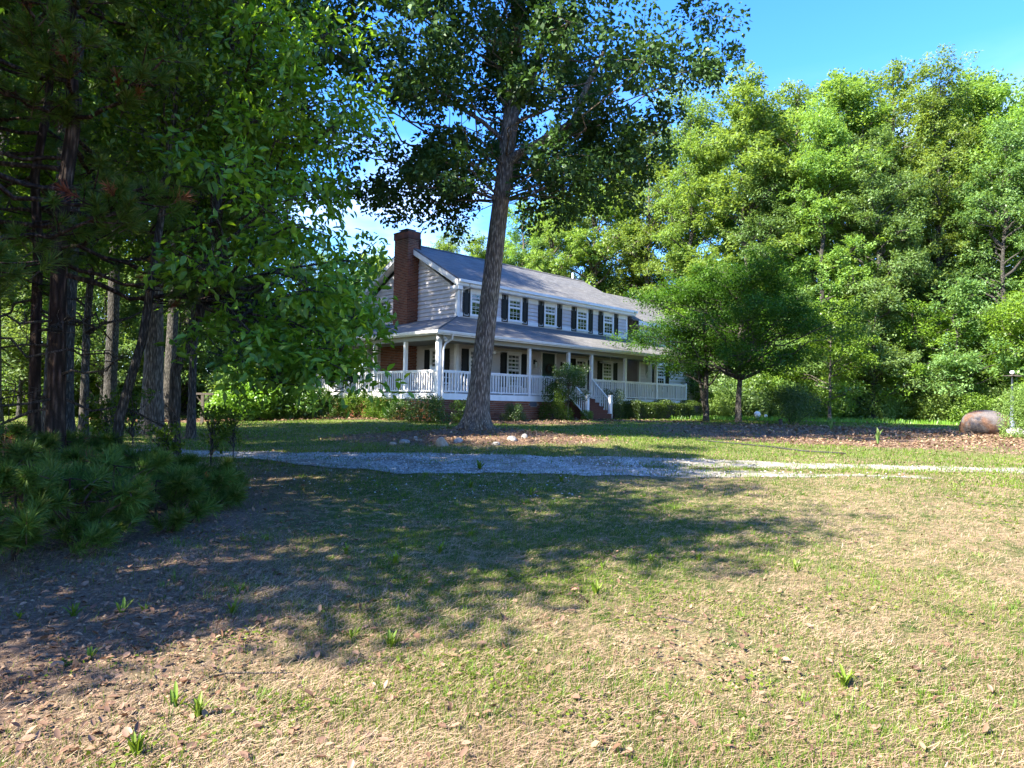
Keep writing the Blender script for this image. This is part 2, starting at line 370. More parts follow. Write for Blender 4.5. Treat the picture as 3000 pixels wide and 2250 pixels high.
def gravel_mat(name='gravel'):
    m, nt = new_mat(name); n = N(nt)
    P = n.pos(); sep = n.n('SeparateXYZ'); nt.links.new(P, sep.inputs[0]); X, Y = sep.outputs['X'], sep.outputs['Y']
    vor = n.n('TexVoronoi'); nt.links.new(P, vor.inputs['Vector']); vor.inputs['Scale'].default_value = 28
    sepc = n.n('SeparateColor'); nt.links.new(vor.outputs['Color'], sepc.inputs[0])
    c = n.ramp(sepc.outputs[0], [(0, (0.14, 0.132, 0.118)), (0.5, (0.34, 0.32, 0.285)), (1, (0.56, 0.53, 0.48))])
    fine = n.noise(P, 30, 6, 0.75); big = n.noise(P, 0.8, 5, 0.65, 0.8)
    dirt = n.ramp(fine, [(0.25, (0.07, 0.052, 0.035)), (0.5, (0.17, 0.13, 0.085)), (0.75, (0.30, 0.25, 0.17))])
    c = n.mix(n.mapr(big, 0.46, 0.62, 0, 0.9), c, dirt)
    n.pbr(c, 0.9, n.bump(vor.outputs['Distance'], 0.7, 0.03), spec=0.3); return m
M['gravel'] = gravel_mat()
M['track'] = None
def track_mat():
    m, nt = new_mat('worn_track'); n = N(nt); P = n.pos(); f = n.noise(P, 34, 6, .75); g = n.noise(P, 2.2, 5, .7, .6)
    a = n.ramp(f, [(0.25, (0.14, 0.12, 0.09)), (0.5, (0.31, 0.28, 0.23)), (0.75, (0.48, 0.45, 0.39))])
    b = n.ramp(f, [(0.25, (0.05, 0.06, 0.018)), (0.5, (0.12, 0.125, 0.045)), (0.75, (0.24, 0.215, 0.12))])
    n.pbr(n.mix(n.mapr(g, .46, .66), a, b), .95, n.bump(f, .8, .03), spec=.15); return m
M['track'] = track_mat()
M['pebble'] = None
m_, nt_ = new_mat('pebble'); n_ = N(nt_)
n_.pbr(n_.ramp(n_.attr(), [(0, (0.13, 0.122, 0.11)), (0.5, (0.32, 0.30, 0.27)), (1, (0.54, 0.51, 0.46))]), 0.85, spec=0.3); M['pebble'] = m_

def rock_mat(name, a, b, stain=None):
    m, nt = new_mat(name); n = N(nt)
    o = n.obj(); f = n.noise(o, 9, 7, 0.7, 0.3); g = n.noise(o, 1.7, 5, 0.6, 0.8)
    c = n.mix(n.mapr(f, 0.3, 0.7), a, b)
    if stain: c = n.mix(n.mapr(g, 0.45, 0.58), c, n.mix(1.0, stain, n.mix(n.mapr(f, 0.3, 0.7), (0.6, 0.6, 0.6), (1.4, 1.4, 1.4)), 'MULTIPLY'))
    n.pbr(c, 0.85, n.bump(f, 0.8, 0.06), spec=0.25); return m
M['rock'] = rock_mat('field_stone', (0.19, 0.18, 0.165), (0.38, 0.36, 0.33))
M['rock_warm'] = rock_mat('warm_stone', (0.26, 0.20, 0.14), (0.44, 0.36, 0.27))
M['boulder'] = rock_mat('boulder', (0.085, 0.075, 0.07), (0.16, 0.14, 0.13), (0.13, 0.072, 0.045))

rng = np.random.default_rng(11); random.seed(5)
# ------------------------------------------------------------------ ground sheet and drive
def grid_mesh(name, xs, ys, zf, mat):
    Xg, Yg = np.meshgrid(xs, ys); Z = zf(Xg, Yg)
    V = np.stack([Xg, Yg, Z], -1).reshape(-1, 3); nx = len(xs); ny = len(ys)
    i = (np.arange(ny - 1)[:, None] * nx + np.arange(nx - 1)[None, :]).ravel()
    Fq = np.stack([i, i + 1, i + nx + 1, i + nx], 1)
    return fast_mesh(name, V, Fq, 4, mat, np.full(len(Fq), 0.5), True)
xs = np.concatenate([np.linspace(-600, -60, 12)[:-1], np.arange(-60, -20, 2.0), np.arange(-20, -8, 0.3), np.arange(-8, 10, 0.12), np.arange(10, 24, 0.3), np.arange(24, 70, 2.0), np.linspace(70, 600, 12)])
ys = np.concatenate([np.linspace(-300, -20, 10)[:-1], np.arange(-20, 0, 2.0), np.arange(0, 13, 0.12), np.arange(13, 40, 0.3), np.arange(40, 90, 2.0), np.linspace(90, 900, 14)])
link('ground', grid_mesh('ground', xs, ys, gz, M['ground']), kind='structure')

def edge_noise(x, s):
    return 0.22 * np.sin(x * 1.1 + s) + 0.14 * np.sin(x * 2.7 + s * 2) + 0.08 * np.sin(x * 6.1 + s * 3) + 0.05 * np.sin(x * 13 + s)
dx = np.arange(-34, 2.5, 0.2)
dlo = 11.35 + edge_noise(dx, 1.0) * .6 + 0.35 * smooth(-2, 6, dx) + 1.25 * (1 - smooth(-5.5, -1.5, dx)); dhi = 13.95 + edge_noise(dx, 4.0) * .5 - 0.15 * smooth(-2, 6, dx)
def drive_strip(name, dx, lo, hi, off, mat='gravel'):
    nv = 13; tt = np.linspace(0, 1, nv)[:, None]
    Xd = np.repeat(dx[None], nv, 0); Yd = lo[None] * (1 - tt) + hi[None] * tt
    Z = gz(Xd, Yd) + off; V = np.stack([Xd, Yd, Z], -1).reshape(-1, 3); n = len(dx)
    i = (np.arange(nv - 1)[:, None] * n + np.arange(n - 1)[None]).ravel()
    return fast_mesh(name, V, np.stack([i, i + 1, i + n + 1, i + n], 1), 4, M[mat], np.full(len(i), .5), True)
link('gravel_driveway', drive_strip('gravel_driveway', dx, dlo, dhi, 0.014), kind='structure')
dx2 = np.arange(2.3, 30, 0.2); f2 = smooth(2.4, 9, dx2)
link('gravel_wheel_track', drive_strip('gravel_wheel_track', dx2, 12.6 + .28 * f2 + edge_noise(dx2, 2) * .5 + 0.25 * smooth(10, 24, dx2), 13.95 - .25 * f2 + edge_noise(dx2, 5) * .3 + 0.25 * smooth(10, 24, dx2), 0.007, 'track'), kind='structure')
dx3 = np.arange(2.3, 7.2, 0.2); f3 = smooth(2.4, 7.2, dx3)
link('gravel_wheel_track', drive_strip('gravel_wheel_track', dx3, 11.5 + .35 * f3 + edge_noise(dx3, 2) * .3, 12.45 - .4 * f3 + edge_noise(dx3, 5) * .3, 0.007, 'track'), kind='structure')

def in_drive(x, y, pad=0.0):
    lo = 11.35 + edge_noise(x, 1.0) * .6 + 0.35 * smooth(-2, 6, x) + 1.25 * (1 - smooth(-5.5, -1.5, x))
    a = (x < 2.4) & (y > lo - pad) & (y < 13.9 + pad)
    f2 = smooth(2.4, 9, x); b = (x >= 2.4) & (y > 12.75 + .28 * f2 - pad) & (y < 13.95 - .25 * f2 + pad) & (x < 12)
    c = (x >= 2.4) & (x < 7) & (y > 11.6 - pad) & (y < 12.3 + pad)
    return a | b | c

# ------------------------------------------------------------------ house
HX, HY = -2.75, 26.0
house = empty('house', (HX, HY, 0), math.radians(45), label='two storey grey clapboard house with wraparound white porch and brick chimney', cat='house')
_R = Matrix.Translation((HX, HY, 0)) @ Matrix.Rotation(math.radians(45), 4, 'Z')
def hw(x, y, z=0): v = _R @ Vector((x, y, z)); return (v.x, v.y, v.z)
A, B = 2.93, 2.43                      # porch depths: side, front
MX0, MX1, MY0, MY1 = A, A + 12.2, B, B + 6.68
Z0, ZF = 0.95, 1.94                    # ground, porch floor
ZPE, ZPW = 4.26, 5.26                  # porch roof: eave, at the wall
ZE, ZR = 6.84, 8.87                    # main roof: eave, ridge
YR = (MY0 + MY1) / 2

_bm = {}
def board_mesh(a0, a1, b0=None, b1=None, hgt=0.18):
    """clapboard along +x from a0..a1 (bottom) and b0..b1 (top), facing -y"""
    b0 = a0 if b0 is None else b0; b1 = a1 if b1 is None else b1
    key = tuple(round(q, 3) for q in (a0, a1, b0, b1, hgt))
    if key in _bm: return _bm[key]
    h = hgt
    v = [(a0, -.052, .034), (a1, -.052, .034), (b1, -.008, h), (b0, -.008, h), (a0, 0, .042), (a1, 0, .042), (b1, 0, h), (b0, 0, h)]
    mb = MB().add(v, [(0, 1, 2, 3), (5, 4, 7, 6), (1, 0, 4, 5), (3, 2, 6, 7), (0, 3, 7, 4), (2, 1, 5, 6)])
    _bm[key] = mb.mesh('siding_board', M['siding']); return _bm[key]
def siding_wall(name, loc, rot, x0, x1, z0, z1, extent=None, step=0.18, thick=0.14, poly=None):
    mb = MB()
    if poly is None: mb.box(x0, x1, 0, thick, z0, z1)
    else: mb.prism(poly, (0, thick, 0))
    w = mb.build(name, M['siding'], house, loc=loc, rot=rot)
    z = z0
    while z < z1 - 0.03:
        h = min(step, z1 - z)
        e0 = (x0, x1) if extent is None else extent(z); e1 = (x0, x1) if extent is None else extent(z + h)
        if e0 and e1 and e0[1] - e0[0] > 0.1 and e1[1] - e1[0] > 0.02:
            link('siding_board', board_mesh(e0[0], e0[1], e1[0], e1[1], h), w, (0, -0.002, z))
        z += step
    return w
# front wall (upper and lower storey), butted by corner boards
siding_wall('wall', (0, MY0, 0), (0, 0, 0), MX0 + .1, MX1 - .1, ZF + .02, ZE - .30)
# left gable wall: local x runs along +y of the house, faces -x
def gab(z):
    zz = z - (ZE - 0.36)
    sl = (ZR - ZE) / (YR - MY0 + .4)
    if zz <= 0: return (-(MY1 - .1), -(MY0 + .1))
    d = zz / sl
    return (-(MY1 - .1) + d, -(MY0 + .1) - d)
gpoly = [(-(MY1 - .1), 0, Z0 + .6), (-(MY0 + .1), 0, Z0 + .6), (-(MY0 + .1), 0, ZE - .36), (-YR, 0, ZR - .42), (-(MY1 - .1), 0, ZE - .36)]
siding_wall('wall', (MX0, 0, 0), (0, 0, math.radians(-90)), 0, 0, ZF - .32, ZR - .45, gab, poly=gpoly)
# right gable and back, plain (never faced by the camera)
mb = MB().prism([(MX1, MY0 + .1, Z0), (MX1, MY1 - .1, Z0), (MX1, MY1 - .1, ZE - .1), (MX1, YR, ZR - .2), (MX1, MY0 + .1, ZE - .1)], (-.14, 0, 0)); mb.build('wall', M['siding'], house)
MB().box(MX0 + .1, MX1 - .1, MY1 - .14, MY1, Z0, ZE - .1).build('wall', M['siding'], house)
def trim(x0, x1, y0, y1, z0, z1, name='corner_board', mat='white'): return MB().box(x0, x1, y0, y1, z0, z1).build(name, M[mat], house)
trim(MX0 - .045, MX0 + .1, MY0 - .045, MY0 + .1, ZF + .02, ZE - .3)
trim(MX1 - .1, MX1 + .045, MY0 - .045, MY0 + .1, ZF + .02, ZE - .3)
trim(MX0 - .045, MX0 + .1, MY1 - .1, MY1 + .045, ZF - .3, ZE - .3)
# dark inside so that windows read deep
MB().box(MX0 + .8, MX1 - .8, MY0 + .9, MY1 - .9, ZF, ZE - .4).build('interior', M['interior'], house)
# wall base trim band at the porch roof line
trim(MX0 + .1, MX1 - .1, MY0 - .06, MY0 - .043, ZPW + .03, ZPW + .2, 'skirt_board')

def roof_panel(name, pts, thick, uvdir, parent=house, mat='shingle'):
    """pts: polygon (3d), u axis along uvdir"""
    P = np.array(pts, float); nrm = np.cross(P[1] - P[0], P[2] - P[0]); nrm /= np.linalg.norm(nrm)
    if nrm[2] < 0: P = P[::-1].copy(); nrm = -nrm
    mb = MB().prism(P - nrm * thick, nrm * thick); m = mb.mesh(name, M[mat])
    u = np.array(uvdir, float); u /= np.linalg.norm(u); v = np.cross(nrm, u)
    uv = m.uv_layers.new(name='UVMap'); co = np.empty(len(m.vertices) * 3); m.vertices.foreach_get('co', co); co = co.reshape(-1, 3)
    li = np.empty(len(m.loops), dtype=np.int32); m.loops.foreach_get('vertex_index', li)
    q = co[li]; uv.data.foreach_set('uv', np.stack([q @ u, q @ v], 1).ravel())
    return link(name, m, parent)
OV = 0.4
rx0, rx1 = MX0 - .32, MX1 + .32
roof_panel('roof', [(rx0, MY0 - OV, ZE), (rx1, MY0 - OV, ZE), (rx1, YR, ZR), (rx0, YR, ZR)], .07, (1, 0, 0))
roof_panel('roof', [(rx0, MY1 + OV, ZE), (rx1, MY1 + OV, ZE), (rx1, YR, ZR), (rx0, YR, ZR)], .07, (1, 0, 0))
MB().prism([(rx0 - .01, YR - .14, ZR - .055), (rx0 - .01, YR, ZR + .035), (rx0 - .01, YR + .14, ZR - .055)], (rx1 - rx0 + .02, 0, 0)).build('ridge_cap', M['shingle'], house)
# front eave: fascia, soffit, gutter lip
trim(rx0 + .01, rx1 - .01, MY0 - OV - .03, MY0 - OV + .0, ZE - .27, ZE - .03, 'fascia')
MB().box(rx0 + .01, rx1 - .01, MY0 - OV - .14, MY0 - OV - .033, ZE - .16, ZE - .04).build('gutter', M['white'], house)
trim(rx0 + .03, rx1 - .03, MY0 - OV + .002, MY0 - .0, ZE - .30, ZE - .272, 'soffit')
# frieze under the soffit
trim(MX0 + .1, MX1 - .1, MY0 - .062, MY0 - .045, ZE - .5, ZE - .302, 'frieze')
# rake boards and boxed returns on the left gable
sl = (ZR - ZE) / (YR - MY0 + OV)
for s, y0 in ((1, MY0 - OV), (-1, MY1 + OV)):
    p = [(rx0 - .03, y0, ZE - .075), (rx0 - .03, YR, ZR - .075), (rx0 - .03, YR, ZR - .30), (rx0 - .03, y0 + s * .0, ZE - .30)]
    MB().prism(p, (.035, 0, 0)).build('rake_board', M['white'], house)
    p = [(rx0 + .006, y0 + s * .02, ZE - .30), (rx0 + .006, YR, ZR - .30), (rx0 + .006, YR, ZR - .33), (rx0 + .006, y0 + s * .08, ZE - .30)]
    MB().prism(p, (MX0 - rx0 - .01, 0, 0)).build('rake_soffit', M['white'], house)
    MB().box(rx0 + .01, MX0 - .05, min(y0 + s * .01, y0 + s * .5), max(y0 + s * .01, y0 + s * .5), ZE - .46, ZE - .305).build('eave_return', M['white'], house)
# vent pipe
MB().tube([(14.75, YR + .25, ZR - .3), (14.75, YR + .25, ZR + .42)], .055, 10).build('vent_pipe', M['white'], house)

# ---- porch roof (front and left side, mitred at the corner)
PO = 0.35; PX1 = 17.75; PY1 = 9.6
roof_panel('porch_roof', [(-PO, -PO, ZPE), (PX1, -PO, ZPE), (PX1, MY0 - .045, ZPW), (MX0, MY0 - .045, ZPW)], .06, (1, 0, 0))
roof_panel('porch_roof', [(-PO, -PO, ZPE), (MX0 - .045, MY0, ZPW), (MX0 - .045, PY1, ZPW), (-PO, PY1, ZPE)], .06, (0, 1, 0))
hv = Vector((MX0, MY0, ZPW)) - Vector((-PO, -PO, ZPE))
MB().tube([(-PO, -PO, ZPE + .012), (MX0 - .02, MY0 - .02, ZPW + .012)], .035, 6).build('hip_cap', M['shingle'], house)
def gutter(p0, p1, nrm, z):
    mb = MB(); d = np.array([p1[0] - p0[0], p1[1] - p0[1], 0.]); n = np.array([nrm[0], nrm[1], 0.])
    prof = [(0, 0), (.11, 0), (.11, -.03), (.085, -.10), (.01, -.12), (0, -.12)]
    P = [np.array([p0[0], p0[1], z]) + n * a + np.array([0, 0, b]) for a, b in prof]
    return mb.prism(P, d).build('gutter', M['white'], house)
gutter((-PO - .1, -PO - .002), (PX1, -PO - .002), (0, -1), ZPE - .02)
gutter((-PO - .002, -PO - .1), (-PO - .002, PY1), (-1, 0), ZPE - .021)
# porch frieze beams and ceiling
ZB0, ZB1 = 3.93, 4.10
trim(-.07, PX1 - .4, -.07, .07, ZB0, ZB1, 'porch_beam', 'ceiling')
trim(-.07, .07, .071, PY1 - .1, ZB0, ZB1, 'porch_beam', 'ceiling')
trim(-PO, PX1 - .3, -PO + .005, MY0 - .046, ZB1 + .002, ZB1 + .03, 'porch_ceiling', 'ceiling')
trim(-PO + .004, MX0 - .046, MY0 - .045, PY1, ZB1 + .003, ZB1 + .03, 'porch_ceiling', 'ceiling')
trim(-PO, PX1, -PO, -PO + .02, ZB1 - .01, ZPE - .07, 'fascia', 'white')
trim(-PO + .001, -PO + .02, -PO + .021, PY1, ZB1 - .01, ZPE - .07, 'fascia', 'white')
# floor, skirt
trim(.0, 17.35, .0, MY0 - .05, ZF - .05, ZF, 'porch_floor', 'floor')
trim(.001, MX0 - .05, MY0 - .049, PY1, ZF - .051, ZF - .001, 'porch_floor', 'floor')
trim(-.06, 7.42, -.07, -.035, ZF - .235, ZF - .005, 'skirt_board'); trim(9.07, 17.42, -.07, -.035, ZF - .235, ZF - .005, 'skirt_board')
trim(-.07, -.035, -.034, PY1, ZF - .236, ZF - .006, 'skirt_board')
# posts
post_mesh = MB().box(-.065, .065, -.065, .065, ZF + .001, ZB0 - .001).mesh('post', M['white'])
corner_post = MB().box(-.085, .085, -.085, .085, ZF - .27, ZB0 - .001).mesh('post', M['white'])
FP = [0, 2.44, 4.88, 7.42, 9.07, 11.71, 14.44]
for i, x in enumerate(FP):
    link('post', corner_post if i == 0 else post_mesh, house, (x, 0 if i else 0, 0))
link('post', post_mesh, house, (17.28, 1.9, 0))
SP = [2.05, 4.15, 6.3, 8.5]
for y in SP: link('post', post_mesh, house, (0, y, 0))
# railings
bal = MB().box(-.022, .022, -.022, .022, 0, .73).mesh('baluster', M['white'])
def railing(p0, p1):
    p0 = np.array(p0, float); p1 = np.array(p1, float); d = p1 - p0; Ln = np.linalg.norm(d); ang = math.atan2(d[1], d[0])
    r = MB().box(.0, Ln, -.045, .045, .82, .87).build('railing', M['white'], house, loc=(p0[0], p0[1], ZF), rot=(0, 0, ang))
    MB().box(.0, Ln, -.025, .025, .775, .818).build('top_rail', M['white'], r)
    MB().box(.0, Ln, -.03, .03, .055, .10).build('bottom_rail', M['white'], r)
    n = max(2, int(round(Ln / .15)))
    for k in range(1, n): link('baluster', bal, r, (Ln * k / n, 0, .075))
    if Ln > 1.2:
        for f in ((.33, .66) if Ln > 2.2 else (.5,)): MB().box(Ln * f - .025, Ln * f + .025, -.025, .025, .0, .054).build('rail_foot', M['white'], r)
pw = .07
for a, b in zip(FP[:-1], FP[1:]):
    if a == 7.42: continue
    railing((a + pw, 0), (b - pw, 0))
railing((14.44 + pw, 0), (17.28, 0)); railing((17.28, .0), (17.28, 1.83))
trim(17.22, 17.34, -.06, .06, ZF - .1, ZF + .95, 'newel_post')
ysl = [0] + SP + [PY1 - .1]
for a, b in zip(ysl[:-1], ysl[1:]): railing((0, b - pw), (0, a + pw))
# steps: five brick treads and their rails
for k in range(5):
    z1 = ZF - .05 - k * .165
    MB().box(7.5, 9.0, -.07 - (k + 1) * .24, -.07 - k * .24 - .003, Z0 - .05, z1).build('step', M['steps'], house)
newel = MB().box(-.07, .07, -.07, .07, 0, 1.06).box(-.085, .085, -.085, .085, 1.062, 1.10).mesh('newel_post', M['white'])
for x in (7.42, 9.07):
    link('newel_post', newel, house, (x, -1.12, Z0 + .02))
    r = MB()
    def sbox(y0, z0, y1, z1, hw_, hh):   # sloped bar in the y-z plane
        r.prism([(x - hw_, y0, z0 - hh), (x - hw_, y0, z0 + hh), (x - hw_, y1, z1 + hh), (x - hw_, y1, z1 - hh)], (2 * hw_, 0, 0))
    zt0, zt1 = ZF + .84, Z0 + .92; zb0, zb1 = ZF + .08, Z0 + .20
    sbox(-.07, zt0, -1.05, zt1, .045, .028); sr = r.build('stair_railing', M['white'], house)
    r = MB(); sbox(-.07, zb0, -1.05, zb1, .028, .028); r.build('bottom_rail', M['white'], sr)
    for k in range(1, 8):
        f = k / 8; y = -.07 - .98 * f; zz0 = zb0 + (zb1 - zb0) * f; zz1 = zt0 + (zt1 - zt0) * f
        MB().box(x - .02, x + .02, y - .02, y + .02, zz0, zz1).build('baluster', M['white'], sr)
# downspout at the porch corner, and upstairs
MB().tube([(.32, -PO - .05, ZPE - .12), (.32, -PO - .03, ZPE - .30), (.17, -.16, ZPE - .48), (.11, -.13, ZPE - .7), (.11, -.13, ZF - .25)], .038, 8).build('downspout', M['white'], house)
MB().tube([(MX0 + .3, MY0 - OV - .06, ZE - .17), (MX0 + .3, MY0 - OV + .05, ZE - .34), (MX0 + .14, MY0 - .1, ZE - .44), (MX0 + .14, MY0 - .1, ZPW + .04)], .036, 8).build('downspout', M['white'], house)
for dxx in (-.22, .12):
    MB().tube([(dxx, -.12, ZB1 - .01), (dxx - .02, -.22, ZB1 - .12), (dxx - .03, -.30, ZB1 - .2)], [.03, .045, .07], 10).build('floodlight', M['flood'], house)

# ---- bricks
BL, BH, BT = .203, .057, .075
brick = MB().box(-.1, .1, -.012, .045, 0, BH).mesh('brick', M['brick'])
half = MB().box(-.048, .048, -.012, .045, 0, BH).mesh('brick', M['brick'])
BC = np.array([[x, y, z] for z in (0, BH) for x, y in ((-.1, -.012), (.1, -.012), (.1, .045), (-.1, .045))])
BFc = [(0, 3, 2, 1), (4, 5, 6, 7), (0, 1, 5, 4), (1, 2, 6, 5), (2, 3, 7, 6), (3, 0, 4, 7)]
def brick_face(parent, org, ang, width, z0, z1, budget, order='top', skip=None):
    """running-bond courses on a face: org = left end of the face seen from outside, running along +x rotated by ang"""
    items = []; row = 0; z = z0
    while z < z1 - BH:
        x = -.105 if row % 2 else 0.0
        while x < width - .02:
            a = max(x, 0); b = min(x + .203, width)
            if b - a > .05: items.append((a + .0, b, z))
            x += .2125
        z += BT; row += 1
    if order == 'top': items.sort(key=lambda q: -q[2])
    else: items.sort(key=lambda q: abs(q[0] - order))
    rest = MB(); used = 0; c, s_ = math.cos(ang), math.sin(ang)
    for a, b, z in items:
        cx = (a + b) / 2; L_ = b - a - .008
        if skip and skip(cx, z): continue
        jit = rng.normal(0, .0025)
        if used < budget and L_ > .15:
            link('brick', brick, parent, (org[0] + c * cx + s_ * (-jit) * -1, org[1] + s_ * cx + c * jit, z), (0, 0, ang), (L_ / .2, 1, 1)); used += 1
        else:
            q = BC * [L_ / .2, 1, 1] + [cx, jit, z]
            w = np.stack([org[0] + q[:, 0] * c - q[:, 1] * s_, org[1] + q[:, 0] * s_ + q[:, 1] * c, q[:, 2]], 1)
            rest.add(w, BFc, rng.random())
    if rest.n:
        rest.build('brickwork', M['brick'], parent, kind='stuff')
# chimney: outer face looks to -x
CY0, CY1, CX0 = MY0 + 2.74, MY0 + 3.80, MX0 - .64
CT = 9.28
chim = MB().box(CX0 + .012, MX0 + .0, CY0 + .012, CY1 - .012, ZPE + .2, CT - .02).build('chimney', M['mortar'], house)
brick_face(chim, (CX0 + .012, CY1), math.radians(-90), CY1 - CY0, 4.5, CT, 110)
brick_face(chim, (CX0, CY0 + .012), 0, MX0 - CX0 - .01 + .0, 4.5, CT, 90, skip=None)
brick_face(chim, (MX0 + .0 - .012, CY0), math.radians(90), CY1 - CY0, ZR - .9, CT, 0)
brick_face(chim, (MX0, CY1 - .012), math.radians(180), MX0 - CX0, 4.5, CT, 0)
MB().box(CX0 - .03, MX0 + .03, CY0 - .03, CY1 + .03, CT - .30, CT - .02).build('chimney_crown', M['brick'], chim)
MB().box(CX0 - .045, MX0 + .045, CY0 - .045, CY1 + .045, CT - .018, CT + .035).build('chimney_cap', M['metal_dark'], chim)
MB().box(CX0 + .16, MX0 - .16, CY0 + .3, CY1 - .3, CT + .036, CT + .12).box(CX0 + .06, MX0 - .06, CY0 + .2, CY1 - .2, CT + .13, CT + .155).build('flue_cap', M['metal_dark'], chim)
MB().box(MX0 - .012, MX0 + .05, CY0 - .06, CY1 + .06, ZR - .4, ZR + .14).build('flashing', M['metal_dark'], chim)
MB().box(CX0 - .05, MX0 - .05, CY0 - .06, CY1 + .06, 4.44, 4.50 + .55).build('flashing', M['metal_dark'], chim) if False else None
# wide lower chimney breast under the porch roof
breast = MB().box(CX0 + .012, MX0, CY0 + .012, CY0 + 1.95, Z0, ZB1).build('chimney_breast', M['mortar'], house)
brick_face(breast, (CX0 + .012, CY0 + 1.96), math.radians(-90), 1.96, ZF, ZB1, 0)
brick_face(breast, (CX0, CY0 + .012), 0, MX0 - CX0 - .01, ZF, ZB1, 0)
# foundation under the porch
fnd = MB().box(.03, 7.4, .012, .12, Z0 - .4, ZF - .05).build('foundation', M['mortar'], house)
brick_face(fnd, (0.02, .0), 0, 7.4, Z0 - .15, ZF - .235, 100, order=5.2, skip=lambda x, z: 4.95 < x < 5.42 and z > ZF - .47)
MB().box(4.98, 5.39, -.01, .03, ZF - .44, ZF - .255).build('crawl_vent', M['metal_grey'], fnd)
fnd2 = MB().box(9.1, 17.3, .012, .12, Z0 - .4, ZF - .05).build('foundation', M['mortar'], house)
brick_face(fnd2, (9.1, .0), 0, 8.2, Z0 - .15, ZF - .235, 0)
fnd3 = MB().box(.012, .12, .13, PY1, Z0 - .5, ZF - .05).build('foundation', M['mortar'], house)
brick_face(fnd3, (0, PY1), math.radians(-90), PY1, Z0 - .2, ZF - .235, 0)
MB().box(MX0 - .02, MX1, MY0 + .02, MY1, Z0 - .5, ZF - .3).build('foundation', M['mortar'], house)

# ---- windows, shutters, door
def make_window(w, h, cols=3, rows=2, curtain=True):
    cw = .085
    proto = {}
    mb = MB(); y0, y1 = -.085, -.02
    mb.box(-w / 2 - cw, -w / 2, y0, y1, -.0, h).box(w / 2, w / 2 + cw, y0, y1, 0, h).box(-w / 2 - cw - .015, w / 2 + cw + .015, y0 - .015, y1, h + .001, h + .11).box(-w / 2 - cw - .03, w / 2 + cw + .03, y0 - .03, y1, -.075, -.001)
    proto['window'] = mb.mesh('window', M['white'])
    sh = h / 2
    def sash(yb):
        s = MB(); r = .035
        s.box(-w / 2, -w / 2 + r, yb, yb + .03, 0, sh).box(w / 2 - r, w / 2, yb, yb + .03, 0, sh).box(-w / 2 + r, w / 2 - r, yb, yb + .03, 0, r).box(-w / 2 + r, w / 2 - r, yb, yb + .03, sh - r, sh)
        return s.mesh('sash', M['white'])
    proto['s0'] = sash(-.066); proto['s1'] = sash(-.05)
    iw = w - .07; ih = sh - .07
    g = MB()
    for c in range(1, cols): g.box(-iw / 2 + iw * c / cols - .006, -iw / 2 + iw * c / cols + .006, -.001, .012, 0, ih)
    for r_ in range(1, rows): g.box(-iw / 2, iw / 2, -.003, .010, ih * r_ / rows - .006, ih * r_ / rows + .006)
    proto['grid'] = g.mesh('muntin', M['white'])
    pwid, phei = iw / cols, ih / rows
    proto['pane'] = MB().box(-pwid / 2 + .003, pwid / 2 - .003, 0, .004, .003, phei - .003).mesh('pane', M['glass'])
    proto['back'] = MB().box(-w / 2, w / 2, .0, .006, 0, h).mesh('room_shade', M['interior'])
    c = MB(); nf = 9
    for sx in (-1, 1):
        xs_ = [sx * (w / 2 - i * (w * .40) / nf) for i in range(nf + 1)]
        v = []; f = []
        for i, x in enumerate(xs_): v += [(x, .0 + .012 * (i % 2), .02), (x, .0 + .012 * (i % 2), h - .02)]
        for i in range(nf): f.append((2 * i, 2 * i + 2, 2 * i + 3, 2 * i + 1))
        c.add(v, f)
    proto['curtain'] = c.mesh('curtain', M['curtain']) if curtain else None
    def place(x, z, loc=(0, MY0, 0), rot=(0, 0, 0)):
        R = Matrix.Rotation(rot[2], 3, 'Z'); o = R @ Vector((x, 0, 0))
        win = link('window', proto['window'], house, (loc[0] + o.x, loc[1] + o.y, z), rot)
        link('room_shade', proto['back'], win, (0, -.010, 0))
        if proto['curtain']: link('curtain', proto['curtain'], win, (0, -.036, 0))
        for yb, zz, k in ((-.066, 0, 's0'), (-.05, sh, 's1')):
            link('sash', proto[k], win, (0, 0 if k == 's0' else -.0, zz))
            link('muntin', proto['grid'], win, (0, yb + .002, zz + .035))
            for i in range(cols):
                for j in range(rows):
                    link('pane', proto['pane'], win, (-iw / 2 + (i + .5) * pwid, yb + .018, zz + .035 + j * phei), (rng.normal(0, .006), 0, rng.normal(0, .006)))
        return win
    return place
def shutter_mesh(w, h):
    mb = MB().box(-w / 2, w / 2, -.055, -.040, 0, h)
    r = .055
    for (x0, x1, z0, z1) in ((-w / 2, -w / 2 + r, 0, h), (w / 2 - r, w / 2, 0, h), (-w / 2 + r, w / 2 - r, 0, r), (-w / 2 + r, w / 2 - r, h - r, h), (-w / 2 + r, w / 2 - r, h * .45, h * .45 + r)):
        mb.box(x0, x1, -.078, -.0552, z0, z1)
    for z0, z1 in ((r + .03, h * .45 - .03), (h * .45 + r + .03, h - r - .03)): mb.box(-w / 2 + r + .03, w / 2 - r - .03, -.068, -.0551, z0, z1)
    return mb.mesh('shutter', M['shutter'])
sh_up = shutter_mesh(.38, 1.42); sh_lo = shutter_mesh(.38, 1.58)
win_up = make_window(.74, 1.2); win_lo = make_window(.74, 1.45); win_sm = make_window(.55, .85, 2, 2)
TU = [1.12, 3.43, 5.87, 8.31, 10.50]
for i, t in enumerate(TU):
    x = MX0 + t; win_up(x, 5.42)
    for s in (-1, 1): link('shutter', sh_up, house, (x + s * (.37 + .085 + .21), MY0, 5.30))
    if i != 2:
        win_lo(x, 2.42)
        for s in (-1, 1): link('shutter', sh_lo, house, (x + s * (.37 + .085 + .21), MY0, 2.34))
R90 = math.radians(-90)
